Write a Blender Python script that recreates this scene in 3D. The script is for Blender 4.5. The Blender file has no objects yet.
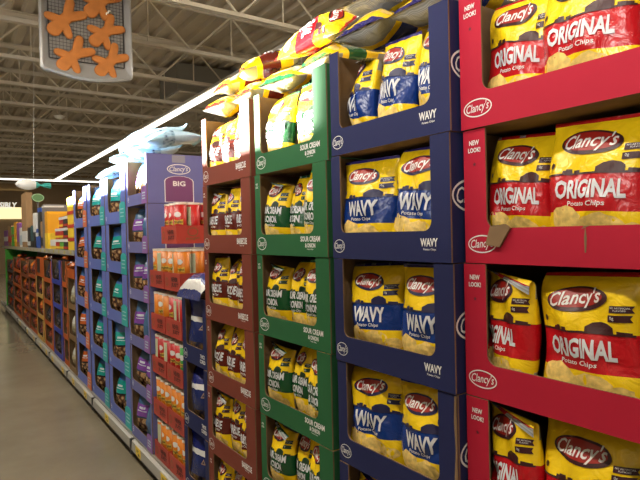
import bpy, bmesh, math, random
from mathutils import Vector, Matrix, Euler
from mathutils.bvhtree import BVHTree
PI = math.pi
scene = bpy.context.scene
col = scene.collection

# ------------------------------------------------------------------ camera
YAW, PITCH, ROLL, FPX, CAM_Z = 0.6032, -0.0128, -0.0236, 543.4, 1.583
fw = Vector((math.sin(YAW) * math.cos(PITCH), math.cos(YAW) * math.cos(PITCH), math.sin(PITCH)))
rt = Vector((math.cos(YAW), -math.sin(YAW), 0))
up = rt.cross(fw)
r2 = rt * math.cos(ROLL) + up * math.sin(ROLL)
u2 = -rt * math.sin(ROLL) + up * math.cos(ROLL)
cam_data = bpy.data.cameras.new('camera')
cam_data.sensor_fit = 'HORIZONTAL'
cam_data.sensor_width = 36.0
cam_data.lens = FPX * 36.0 / 640.0
cam_data.clip_end = 200
cam = bpy.data.objects.new('camera', cam_data)
col.objects.link(cam)
cam.matrix_world = Matrix(((r2.x, u2.x, -fw.x, 0), (r2.y, u2.y, -fw.y, 0), (r2.z, u2.z, -fw.z, CAM_Z), (0, 0, 0, 1)))
scene.camera = cam

# ------------------------------------------------------------------ world, lights, exposure
scene.view_settings.view_transform = 'Standard'
scene.view_settings.look = 'None'
scene.view_settings.gamma = 1.0
scene.view_settings.use_curve_mapping = False
scene.view_settings.exposure = 0.0
world = bpy.data.worlds.new('World')
scene.world = world
world.use_nodes = True
world.node_tree.nodes['Background'].inputs[0].default_value = (1.0, 0.86, 0.66, 1)
world.node_tree.nodes['Background'].inputs[1].default_value = 0.17


def area_light(name, loc, sx, sy, power, color=(1.0, 0.92, 0.79), rot=(0, 0, 0)):
    d = bpy.data.lights.new(name, 'AREA')
    d.shape = 'RECTANGLE'
    d.size, d.size_y, d.energy, d.color = sx, sy, power, color
    o = bpy.data.objects.new(name, d)
    o.location, o.rotation_euler = loc, rot
    col.objects.link(o)
    return o


# the store's ceiling strip lights: one row over this aisle (above the frame), one over the next aisle
area_light('aisle_strip_light', (-0.55, 4.5, 4.0), 0.14, 15.0, 310)
area_light('next_aisle_strip_light', (3.9, 13.0, 4.02), 0.12, 24.0, 480)
# added area light, no known source, brightening the upper rows over the opposite shelving
area_light('added_side_light', (-5.85, -1.0, 2.85), 1.1, 5.0, 520, (1.0, 0.95, 0.88), (0, -PI / 2, 0))
# added spotlight without a fixture, left of the aisle, blowing out the stack tops
sp = bpy.data.lights.new('added_top_spot', 'SPOT')
sp.energy, sp.color, sp.spot_size, sp.spot_blend, sp.shadow_soft_size = 90000, (1.0, 0.95, 0.86), math.radians(33), 0.10, 0.04
spo = bpy.data.objects.new('added_top_spot', sp)
spo.location = (-5.0, 8.0, 2.52)
spo.rotation_euler = (Vector((1.07, 4.43, 2.3)) - Vector(spo.location)).to_track_quat('-Z', 'Y').to_euler()
col.objects.link(spo)

# ------------------------------------------------------------------ materials
MATS = {}


def mk(name, c, rough=0.5, metal=0.0, var=0.0, vscale=8.0, bump=0.0, bscale=60.0, emit=None, estr=0.0, spec=0.5, coat=0.0):
    if name in MATS:
        return MATS[name]
    m = bpy.data.materials.new(name)
    m.use_nodes = True
    nt = m.node_tree
    b = nt.nodes['Principled BSDF']
    b.inputs['Base Color'].default_value = (*c, 1)
    b.inputs['Roughness'].default_value = rough
    b.inputs['Metallic'].default_value = metal
    b.inputs['Specular IOR Level'].default_value = spec
    b.inputs['Coat Weight'].default_value = coat
    if emit:
        b.inputs['Emission Color'].default_value = (*emit, 1)
        b.inputs['Emission Strength'].default_value = estr
    if var or bump:
        tc = nt.nodes.new('ShaderNodeTexCoord')
        n = nt.nodes.new('ShaderNodeTexNoise')
        n.inputs['Scale'].default_value = vscale
        n.inputs['Detail'].default_value = 5
        nt.links.new(tc.outputs['Object'], n.inputs['Vector'])
        if var:
            mr = nt.nodes.new('ShaderNodeMapRange')
            mr.inputs[1].default_value, mr.inputs[2].default_value = 0.3, 0.7
            mr.inputs[3].default_value, mr.inputs[4].default_value = 1 - var, 1 + var
            nt.links.new(n.outputs['Fac'], mr.inputs[0])
            mx = nt.nodes.new('ShaderNodeMix')
            mx.data_type = 'RGBA'
            mx.blend_type = 'MULTIPLY'
            mx.inputs[0].default_value = 1
            mx.inputs[6].default_value = (*c, 1)
            nt.links.new(mr.outputs[0], mx.inputs[7])
            nt.links.new(mx.outputs[2], b.inputs['Base Color'])
        if bump:
            n2 = nt.nodes.new('ShaderNodeTexNoise')
            n2.inputs['Scale'].default_value = bscale
            n2.inputs['Detail'].default_value = 4
            nt.links.new(tc.outputs['Object'], n2.inputs['Vector'])
            bp = nt.nodes.new('ShaderNodeBump')
            bp.inputs['Strength'].default_value = bump
            bp.inputs['Distance'].default_value = 0.01
            nt.links.new(n2.outputs['Fac'], bp.inputs['Height'])
            nt.links.new(bp.outputs['Normal'], b.inputs['Normal'])
    MATS[name] = m
    return m


def bag_mat(name, stops, back=None, tex=None, rough=0.24, wob=0.0):
    """printed foil: constant colour bands up the bag (v), optional food picture band, foil-grey back ends"""
    if name in MATS:
        return MATS[name]
    m = bpy.data.materials.new(name)
    m.use_nodes = True
    nt = m.node_tree
    N, L = nt.nodes.new, nt.links.new
    b = nt.nodes['Principled BSDF']
    b.inputs['Roughness'].default_value = rough
    b.inputs['Specular IOR Level'].default_value = 0.6
    uv = N('ShaderNodeUVMap')
    sx = N('ShaderNodeSeparateXYZ')
    L(uv.outputs[0], sx.inputs[0])
    tc = N('ShaderNodeTexCoord')
    fac = sx.outputs[1]
    if wob:
        n = N('ShaderNodeTexNoise')
        n.inputs['Scale'].default_value = 22
        n.inputs['Detail'].default_value = 1
        L(tc.outputs['Object'], n.inputs['Vector'])
        ma = N('ShaderNodeMath')
        ma.operation = 'MULTIPLY_ADD'
        L(n.outputs['Fac'], ma.inputs[0])
        ma.inputs[1].default_value = wob
        L(fac, ma.inputs[2])
        sb = N('ShaderNodeMath')
        sb.operation = 'SUBTRACT'
        L(ma.outputs[0], sb.inputs[0])
        sb.inputs[1].default_value = wob * 0.5
        fac = sb.outputs[0]
    rp = N('ShaderNodeValToRGB')
    rp.color_ramp.interpolation = 'CONSTANT'
    el = rp.color_ramp.elements
    el[0].position, el[0].color = stops[0][0], (*stops[0][1], 1)
    el[1].position, el[1].color = stops[1][0], (*stops[1][1], 1)
    for p, c in stops[2:]:
        e = el.new(p)
        e.color = (*c, 1)
    L(fac, rp.inputs[0])
    out = rp.outputs[0]

    def mixin(out, facsock, colsock=None, c=None):
        mx = N('ShaderNodeMix')
        mx.data_type = 'RGBA'
        L(facsock, mx.inputs[0])
        L(out, mx.inputs[6])
        if colsock is not None:
            L(colsock, mx.inputs[7])
        else:
            mx.inputs[7].default_value = (*c, 1)
        return mx.outputs[2]

    def cmp(sock, op, val):
        a = N('ShaderNodeMath')
        a.operation = op
        L(sock, a.inputs[0])
        a.inputs[1].default_value = val
        return a.outputs[0]

    def mul(a_, b_, op='MULTIPLY'):
        a = N('ShaderNodeMath')
        a.operation = op
        L(a_, a.inputs[0])
        L(b_, a.inputs[1])
        return a.outputs[0]
    if tex:
        lo, hi, sc, cols = tex
        vo = N('ShaderNodeTexVoronoi')
        vo.inputs['Scale'].default_value = sc
        L(tc.outputs['Object'], vo.inputs['Vector'])
        r3 = N('ShaderNodeValToRGB')
        e3 = r3.color_ramp.elements
        e3[0].position, e3[0].color = 0.12, (*cols[0], 1)
        e3[1].position, e3[1].color = 0.75, (*cols[1], 1)
        for k, c in enumerate(cols[2:]):
            e = e3.new(0.3 + 0.25 * k)
            e.color = (*c, 1)
        L(vo.outputs['Distance'], r3.inputs[0])
        out = mixin(out, mul(cmp(fac, 'GREATER_THAN', lo), cmp(fac, 'LESS_THAN', hi)), r3.outputs[0])
    if back:
        wv = N('ShaderNodeTexWave')
        wv.inputs['Scale'].default_value = 1.0
        mp = N('ShaderNodeMapping')
        mp.inputs['Scale'].default_value = (1, 26, 1)
        L(uv.outputs[0], mp.inputs['Vector'])
        wv.bands_direction = 'Y'
        L(mp.outputs[0], wv.inputs['Vector'])
        r4 = N('ShaderNodeValToRGB')
        r4.color_ramp.elements[0].color = (*[x * 0.6 for x in back], 1)
        r4.color_ramp.elements[1].color = (*back, 1)
        L(wv.outputs['Fac'], r4.inputs[0])
        isb = cmp(sx.outputs[0], 'GREATER_THAN', 1.0)
        ends = mul(cmp(sx.outputs[1], 'GREATER_THAN', 0.78), cmp(sx.outputs[1], 'LESS_THAN', 0.24), 'ADD')
        out = mixin(out, mul(isb, ends), r4.outputs[0])
    L(out, b.inputs['Base Color'])
    n2 = N('ShaderNodeTexNoise')
    n2.inputs['Scale'].default_value = 26
    n2.inputs['Detail'].default_value = 3
    n2.inputs['Distortion'].default_value = 1.4
    L(tc.outputs['Object'], n2.inputs['Vector'])
    bp = N('ShaderNodeBump')
    bp.inputs['Strength'].default_value = 0.22
    bp.inputs['Distance'].default_value = 0.02
    L(n2.outputs['Fac'], bp.inputs['Height'])
    L(bp.outputs['Normal'], b.inputs['Normal'])
    MATS[name] = m
    return m


KRAFT = mk('kraft_board', (0.19, 0.115, 0.055), 0.85, var=0.2, vscale=14)
WHITE = mk('white_print', (0.75, 0.74, 0.72), 0.5)
SILVERP = mk('silver_print', (0.62, 0.63, 0.66), 0.35)
DARK = mk('dark_print', (0.045, 0.010, 0.012), 0.4)
NAVYP = mk('navy_print', (0.012, 0.012, 0.06), 0.4)
OVALR = mk('oval_red', (0.33, 0.018, 0.012), 0.35)
BLACKP = mk('black_print', (0.015, 0.014, 0.013), 0.5)
CHIPM = mk('chip_picture_print', (0.80, 0.57, 0.17), 0.35, var=0.28, vscale=70)

# ------------------------------------------------------------------ mesh helpers


class MB:
    def __init__(s):
        s.v, s.f, s.m = [], [], []

    def quad(s, a, b, c, d, mi=0):
        i = len(s.v)
        s.v += [a, b, c, d]
        s.f.append((i, i + 1, i + 2, i + 3))
        s.m.append(mi)

    def box(s, x0, x1, y0, y1, z0, z1, mi=0):
        i = len(s.v)
        s.v += [(x0, y0, z0), (x1, y0, z0), (x1, y1, z0), (x0, y1, z0), (x0, y0, z1), (x1, y0, z1), (x1, y1, z1), (x0, y1, z1)]
        for q in ((0, 3, 2, 1), (4, 5, 6, 7), (0, 1, 5, 4), (1, 2, 6, 5), (2, 3, 7, 6), (3, 0, 4, 7)):
            s.f.append(tuple(i + k for k in q))
            s.m.append(mi)
        return s

    def prism(s, poly, y0, y1, mf=0, mb=None, ms=None):
        """poly in (x,z), counter-clockwise seen from -y, extruded along y"""
        mb = mf if mb is None else mb
        ms = mf if ms is None else ms
        i, n = len(s.v), len(poly)
        s.v += [(x, y0, z) for x, z in poly] + [(x, y1, z) for x, z in poly]
        s.f.append(tuple(range(i, i + n)))
        s.m.append(mf)
        s.f.append(tuple(range(i + 2 * n - 1, i + n - 1, -1)))
        s.m.append(mb)
        for k in range(n):
            j = (k + 1) % n
            s.f.append((i + k, i + n + k, i + n + j, i + j))
            s.m.append(ms)
        return s

    def tube(s, p0, p1, r, n=6, mi=0, r1=None):
        p0, p1 = Vector(p0), Vector(p1)
        d = (p1 - p0).normalized()
        a = d.orthogonal().normalized()
        b = d.cross(a)
        r1 = r if r1 is None else r1
        i = len(s.v)
        for p, rr in ((p0, r), (p1, r1)):
            for k in range(n):
                t = 2 * PI * k / n
                s.v.append(tuple(p + (a * math.cos(t) + b * math.sin(t)) * rr))
        for k in range(n):
            j = (k + 1) % n
            s.f.append((i + k, i + j, i + n + j, i + n + k))
            s.m.append(mi)
        s.f.append(tuple(range(i + n - 1, i - 1, -1)))
        s.m.append(mi)
        s.f.append(tuple(range(i + n, i + 2 * n)))
        s.m.append(mi)
        return s

    def lathe(s, prof, n=16, mi=0, mis=None):
        i = len(s.v)
        for r, z in prof:
            for k in range(n):
                t = 2 * PI * k / n
                s.v.append((r * math.cos(t), r * math.sin(t), z))
        for a in range(len(prof) - 1):
            for k in range(n):
                j = (k + 1) % n
                s.f.append((i + a * n + k, i + a * n + j, i + (a + 1) * n + j, i + (a + 1) * n + k))
                s.m.append(mis[a] if mis else mi)
        return s

    def mesh(s, name, mats, smooth=False):
        me = bpy.data.meshes.new(name)
        me.from_pydata([tuple(v) for v in s.v], [], s.f)
        for m in mats:
            me.materials.append(m)
        me.polygons.foreach_set('material_index', s.m)
        if smooth:
            me.polygons.foreach_set('use_smooth', [True] * len(me.polygons))
        me.update()
        return me


def add(name, me, parent=None):
    o = bpy.data.objects.new(name, me)
    col.objects.link(o)
    if parent is not None:
        o.parent = parent
    return o


def tag(o, label, cat, group=None, kind=None):
    o['label'] = label
    o['category'] = cat
    if group:
        o['group'] = group
    if kind:
        o['kind'] = kind
    return o


def struct(o, label=None, cat=None):
    o['kind'] = 'structure'
    if label:
        o['label'] = label
    if cat:
        o['category'] = cat
    return o


def copy_tree(o, parent=None):
    c = o.copy()
    col.objects.link(c)
    c.parent = parent
    for ch in o.children:
        copy_tree(ch, c)
    return c


PROTO = []


def spawn(proto):
    """first use takes the prototype itself, later ones copies"""
    if not proto.get('_used'):
        proto['_used'] = 1
        return proto
    c = copy_tree(proto)
    return c


# ---- flat 2-D art (lettering, ovals, polygons) as bmesh in (x, z)
def text2d(s, h, width=None, bold=0.0, shear=0.0, align='CENTER'):
    cu = bpy.data.curves.new('lettering', 'FONT')
    cu.body = s
    cu.align_x = align
    cu.align_y = 'CENTER'
    cu.size = 1.0
    cu.shear = shear
    cu.offset = bold
    cu.resolution_u = 2
    o = bpy.data.objects.new('lettering', cu)
    me = bpy.data.meshes.new_from_object(o)
    bm = bmesh.new()
    bm.from_mesh(me)
    bpy.data.objects.remove(o)
    bpy.data.curves.remove(cu)
    bpy.data.meshes.remove(me)
    xs = [v.co.x for v in bm.verts]
    ys = [v.co.y for v in bm.verts]
    w0, h0 = max(xs) - min(xs), max(ys) - min(ys)
    cx, cy = (max(xs) + min(xs)) / 2, (max(ys) + min(ys)) / 2
    k = h / h0
    kx = k if width is None else width / w0
    for v in bm.verts:
        v.co = Vector(((v.co.x - cx) * kx, (v.co.y - cy) * k, 0))
    return bm


def poly2d(polys):
    bm = bmesh.new()
    for p in polys:
        bm.faces.new([bm.verts.new((x, z, 0)) for x, z in p])
    return bm


def ell(cx, cz, a, b, n=28):
    return [(cx + a * math.cos(2 * PI * k / n), cz + b * math.sin(2 * PI * k / n)) for k in range(n)]


def ring2d(a, b, t, n=32):
    bm = bmesh.new()
    o = [bm.verts.new((a * math.cos(2 * PI * k / n), b * math.sin(2 * PI * k / n), 0)) for k in range(n)]
    i = [bm.verts.new(((a - t) * math.cos(2 * PI * k / n), (b - t) * math.sin(2 * PI * k / n), 0)) for k in range(n)]
    for k in range(n):
        j = (k + 1) % n
        bm.faces.new((o[k], o[j], i[j], i[k]))
    return bm


def art(name, bms, mats, place, step=None):
    """bms: list of (bmesh, dx, dz, material index, rot); place(x,z)->point; step: cut into cells so it follows a curve"""
    me_v, me_f, me_m = [], [], []
    for it in bms:
        bm, dx, dz, mi = it[:4]
        rot = it[4] if len(it) > 4 else 0
        ca, sa = math.cos(rot), math.sin(rot)
        for v in bm.verts:
            x, z = v.co.x, v.co.y
            v.co = Vector((x * ca - z * sa + dx, x * sa + z * ca + dz, 0))
        if step:
            for ax in (0, 1):
                vals = [v.co[ax] for v in bm.verts]
                lo, hi = min(vals), max(vals)
                t = lo + step
                no = Vector((1, 0, 0)) if ax == 0 else Vector((0, 1, 0))
                while t < hi - step * 0.3:
                    bmesh.ops.bisect_plane(bm, geom=bm.verts[:] + bm.edges[:] + bm.faces[:], dist=1e-6, plane_co=no * t, plane_no=no)
                    t += step
        base = len(me_v)
        bm.verts.index_update()
        for v in bm.verts:
            me_v.append(tuple(place(v.co.x, v.co.y, mi)))
        for f in bm.faces:
            me_f.append(tuple(base + v.index for v in f.verts))
            me_m.append(mi)
        bm.free()
    me = bpy.data.meshes.new(name)
    me.from_pydata(me_v, [], me_f)
    for m in mats:
        me.materials.append(m)
    me.polygons.foreach_set('material_index', me_m)
    me.update()
    return me


def on_front(off=0.0012):
    return lambda x, z, mi=0: (x, -off - 0.0004 * mi, z)


def on_right(xr, off=0.0012):
    return lambda x, z, mi=0: (xr + off + 0.0004 * mi, x, z)


# ------------------------------------------------------------------ bags
class BagShape:
    def __init__(s, w, h, T, seed, fold=0.0, vf=0.8, asym=0.0, amp=0.004):
        s.w, s.h, s.T, s.fold, s.vf, s.asym, s.amp = w, h, T, fold, vf, asym, amp
        s.grid = None
        rn = random.Random(seed)
        s.ph = [rn.uniform(0, 6.28) for _ in range(12)]
        s.k = [(rn.uniform(1.5, 5), rn.uniform(2, 7)) for _ in range(5)]
        s.cr = [(rn.uniform(-0.8, 0.8), rn.uniform(0.1, 0.95), rn.uniform(-1.3, 1.3), rn.uniform(0.6, 1.6) * (1 if rn.random() < 0.5 else -1)) for _ in range(9)]
        s.bend = rn.uniform(-0.02, 0.03)
        s.sway = rn.uniform(-0.006, 0.006)

    def W(s, v):
        return s.w / 2 * (1 - 0.075 * math.sin(PI * min(max(v, 0), 1)))

    def S(s, q, v, side=1):
        q = max(-1, min(1, q))
        v = max(0, min(1, v))
        e = min(max((v - 0.025) / 0.945, 0), 1)
        prof = max(0.0, 4 * e * (1 - e)) ** 0.55
        low = 1.0 + 0.25 * (0.5 - e)
        ed = (1 - abs(q) ** 2.3)
        th = s.T / 2 * prof * low * max(ed, 0) ** 0.62
        wr = 0.0
        o = 0 if side > 0 else 5
        for i, (a, b) in enumerate(s.k):
            wr += math.sin(a * q * 1.6 + b * v * 2 + s.ph[(i + o) % 12]) / (i + 1.5)
        wr *= s.amp * max(prof, 0.15)
        pl = math.cos(11 * q + s.ph[5 + o // 5]) * 0.6 + math.cos(19 * q + s.ph[7]) * 0.4
        wr += s.amp * 0.8 * pl * (math.exp(-e / 0.09) + math.exp(-(1 - e) / 0.11)) * (0.3 if (v > 0.965 or v < 0.03) else 1)
        for (cq, cv, an, st) in s.cr:
            dq, dv = (q - cq) * 0.7, v - cv
            d = dq * math.sin(an) - dv * math.cos(an)
            t = dq * math.cos(an) + dv * math.sin(an)
            wr += s.amp * 0.75 * st * math.exp(-(d / 0.05) ** 2 - (t / 0.22) ** 2) * max(prof, 0.2)
        wr *= max(0, 1 - abs(q) ** 4)
        y = -side * (th + wr * 0.9)
        if side < 0:
            y = max(y, 0.0)
        else:
            y = min(y, 0.0)
        y += s.bend * (v - 0.5) ** 2 * 4
        x = s.W(v) * q + s.sway * math.sin(3 * v + s.ph[3]) + 0.004 * math.sin(9 * v + s.ph[4] + (q > 0)) * abs(q)
        z = s.h * v
        if s.fold and v > s.vf:
            t = (v - s.vf) / (1 - s.vf)
            a = s.fold * t * (1 + s.asym * q)
            Ln = (v - s.vf) * s.h
            z0 = s.h * s.vf
            y, z = y * math.cos(a * 0.6) - Ln * math.sin(a / 2), z0 + Ln * math.cos(a / 2) + (-y) * math.sin(a) * 0.25
        return Vector((x, y, z))

    def on(s, x, z, off=0.0009):
        v = z / s.h
        q = x / s.W(v)
        q = max(-0.985, min(0.985, q))
        if s.grid:
            NU, NV, G = s.grid
            fi = (math.asin(q) / PI + 0.5) * NU
            fj = min(max(v, 0), 1) * NV
            i, j = min(int(fi), NU - 1), min(int(fj), NV - 1)
            a, b_ = fi - i, fj - j
            k = j * (NU + 1) + i
            p = (Vector(G[k]) * (1 - a) + Vector(G[k + 1]) * a) * (1 - b_) + (Vector(G[k + NU + 1]) * (1 - a) + Vector(G[k + NU + 2]) * a) * b_
        else:
            p = s.S(q, v)
        dq = s.S(q + 0.01, v) - s.S(q - 0.01, v)
        dv = s.S(q, v + 0.006) - s.S(q, v - 0.006)
        n = dq.cross(dv)
        if n.length < 1e-12:
            n = Vector((0, -1, 0))
        n.normalize()
        if n.y > 0.2:
            n = -n
        return p + n * off

    def mesh(s, mat, NU=34, NV=44):
        me = bpy.data.meshes.new('bag_body')
        V, F, UV = [], [], []
        for side in (1, -1):
            base = len(V)
            for j in range(NV + 1):
                v = j / NV
                for i in range(NU + 1):
                    q = math.sin((i / NU - 0.5) * PI)
                    V.append(tuple(s.S(q, v, side)))
                    UV.append(((q + 1) / 2 * 0.96 + 0.02 if side > 0 else 1.02 + (1 - q) / 2 * 0.96, v))
            for j in range(NV):
                for i in range(NU):
                    a = base + j * (NU + 1) + i
                    f = (a, a + 1, a + NU + 2, a + NU + 1)
                    F.append(f if side > 0 else f[::-1])
        s.grid = (NU, NV, V[:(NU + 1) * (NV + 1)])
        me.from_pydata(V, [], F)
        ul = me.uv_layers.new(name='UVMap')
        for lp in me.loops:
            ul.data[lp.index].uv = UV[lp.vertex_index]
        me.materials.append(mat)
        me.polygons.foreach_set('use_smooth', [True] * len(me.polygons))
        me.update()
        return me


YEL = (0.90, 0.61, 0.010)
GREY = (0.36, 0.37, 0.36)
DKB = (0.045, 0.010, 0.012)
KIND = {
    'original': dict(band=(0.50, 0.008, 0.014), seal=(0.42, 0.01, 0.012), text=[('ORIGINAL', 0.150, 0.041, 0.142)], ink=DARK, sub=0.118),
    'wavy': dict(band=(0.005, 0.032, 0.19), seal=(0.022, 0.018, 0.13), text=[('WAVY', 0.150, 0.047, 0.118)], ink=NAVYP, sub=0.116),
    'sour': dict(band=(0.008, 0.075, 0.022), seal=(0.01, 0.09, 0.03), text=[('SOUR CREAM', 0.170, 0.030, 0.170), ('& ONION', 0.134, 0.028, 0.115)], ink=mk('green_print', (0.01, 0.035, 0.014), 0.4), sub=0.109),
    'barbecue': dict(band=(0.115, 0.014, 0.008), seal=(0.10, 0.014, 0.008), text=[('BARBECUE', 0.150, 0.041, 0.150)], ink=DARK, sub=0.118),
}
BAGW, BAGH = 0.235, 0.312
BAGS = {}


def chip_bag(kind, var):
    key = (kind, var)
    if key in BAGS:
        return BAGS[key]
    K = KIND[kind]
    fold = (0.25, -0.5, 2.6, -0.2)[var % 4]
    sh = BagShape(BAGW, BAGH, (0.098, 0.088, 0.094, 0.102)[var % 4], hash_seed(kind, var), fold, (0.84, 0.78, 0.87, 0.82)[var % 4], (0.5, -0.6, 0.5, 0.0)[var % 4], (0.0070, 0.0070, 0.0080, 0.0072)[var % 4])
    mat = bag_mat('foil_' + kind, [(0.0, K['seal']), (0.06, YEL), (0.325, K['band']), (0.59, YEL), (0.965, K['seal'])], back=GREY)
    root = add('chip_bag', sh.mesh(mat))
    on = lambda x, z, mi=0: sh.on(x, z, 0.0019 + 0.0005 * mi)
    up_ = lambda x, z, mi=0: sh.on(x, z, 0.0034 + 0.0004 * mi)
    ST = 0.007
    # brand oval
    rot = (-0.06, 0.10, 0.05, -0.1)[var % 4]
    ov = add('brand_oval', art('brand_oval', [(poly2d([ell(0, 0, 0.068, 0.0275)]), -0.012, 0.252, 0, rot), (poly2d([ell(0, 0, 0.060, 0.0210)]), -0.014, 0.254, 1, rot)], [K['ink'] if kind != 'sour' else DARK, OVALR], on, ST), root)
    add('lettering', art('brand_lettering', [(text2d("Clancy's", 0.041, 0.112, 0.015, 0.35), -0.012, 0.251, 0, rot + 0.06)], [WHITE], up_, ST), ov)
    # skyline silhouette over the band
    z0 = 0.59 * BAGH - 0.002
    sil = [[(-0.100, z0), (0.104, z0), (0.104, z0 + 0.004), (-0.100, z0 + 0.004)],
           [(-0.060, z0), (-0.040, z0), (-0.040, z0 + 0.013), (-0.052, z0 + 0.013), (-0.052, z0 + 0.010), (-0.060, z0 + 0.010)],
           [(-0.036, z0), (-0.022, z0), (-0.022, z0 + 0.010), (-0.036, z0 + 0.010)],
           [(0.012, z0), (0.068, z0), (0.068, z0 + 0.016), (0.058, z0 + 0.023), (0.042, z0 + 0.026), (0.026, z0 + 0.023), (0.012, z0 + 0.014)],
           [(0.074, z0), (0.100, z0), (0.100, z0 + 0.008), (0.074, z0 + 0.010)]]
    add('skyline_print', art('skyline_print', [(poly2d(sil), 0, 0, 0)], [K['ink']], on, ST), root)
    # wheat sprig
    add('sprig_print', art('sprig_print', [(poly2d([ell(-0.088, 0.205, 0.0045, 0.007, 10), [(-0.0885, 0.185), (-0.0875, 0.185), (-0.0875, 0.2), (-0.0885, 0.2)]]), 0, 0, 0)], [K['ink']], on, ST), root)
    # two claim ribbons
    rb = [[(0.060, 0.228), (0.104, 0.230), (0.100, 0.237), (0.104, 0.244), (0.060, 0.242)]]
    rb2 = [[(0.058, 0.209), (0.102, 0.211), (0.098, 0.218), (0.102, 0.225), (0.058, 0.223)]]
    for r_, tx, zc in ((rb, 'NO ARTIFICIAL\nFLAVORS', 0.236), (rb2, '0g', 0.217)):
        cr = add('claim_ribbon', art('claim_ribbon', [(poly2d(r_), 0, 0, 0)], [K['ink']], on, ST), root)
        add('lettering', art('ribbon_lettering', [(text2d(tx, 0.0085 if 'NO' in tx else 0.008), 0.081 if 'NO' in tx else 0.068, zc, 0, 0.04)], [WHITE], up_, 0.02), cr)
    add('flavour_lettering', art('flavour_lettering', [(text2d(t, hh, ww, 0.035), 0.0, zc, 0) for t, zc, hh, ww in K['text']], [SILVERP], up_, 0.005), root)
    add('product_lettering', art('product_lettering', [(text2d('Potato Chips', 0.013, 0.082, 0.01, 0.12), -0.004, K['sub'], 0)], [WHITE], on, 0.02), root)
    chips = []
    rn = random.Random(hash_seed(kind, var) + 5)
    for cx, cz, a, b in ((-0.055, 0.085, 0.040, 0.028), (0.02, 0.075, 0.045, 0.024), (-0.015, 0.058, 0.05, 0.022), (0.075, 0.062, 0.026, 0.018)):
        pts = [(cx + a * (1 + rn.uniform(-0.12, 0.12)) * math.cos(t * PI / 9), cz + b * (1 + rn.uniform(-0.15, 0.15)) * math.sin(t * PI / 9)) for t in range(18)]
        chips.append(pts)
    add('chip_picture', art('chip_picture', [(poly2d([c]), 0, 0, 0) for c in chips], [CHIPM], lambda x, z, mi=0: sh.on(x, z, 0.0007 + 0.02 * abs(z - 0.06) * 0.01), 0.014), root)
    BAGS[key] = root
    return root


def hash_seed(k, v):
    return sum(ord(c) * (i + 3) for i, c in enumerate(k)) * 7 + v * 131


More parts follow.
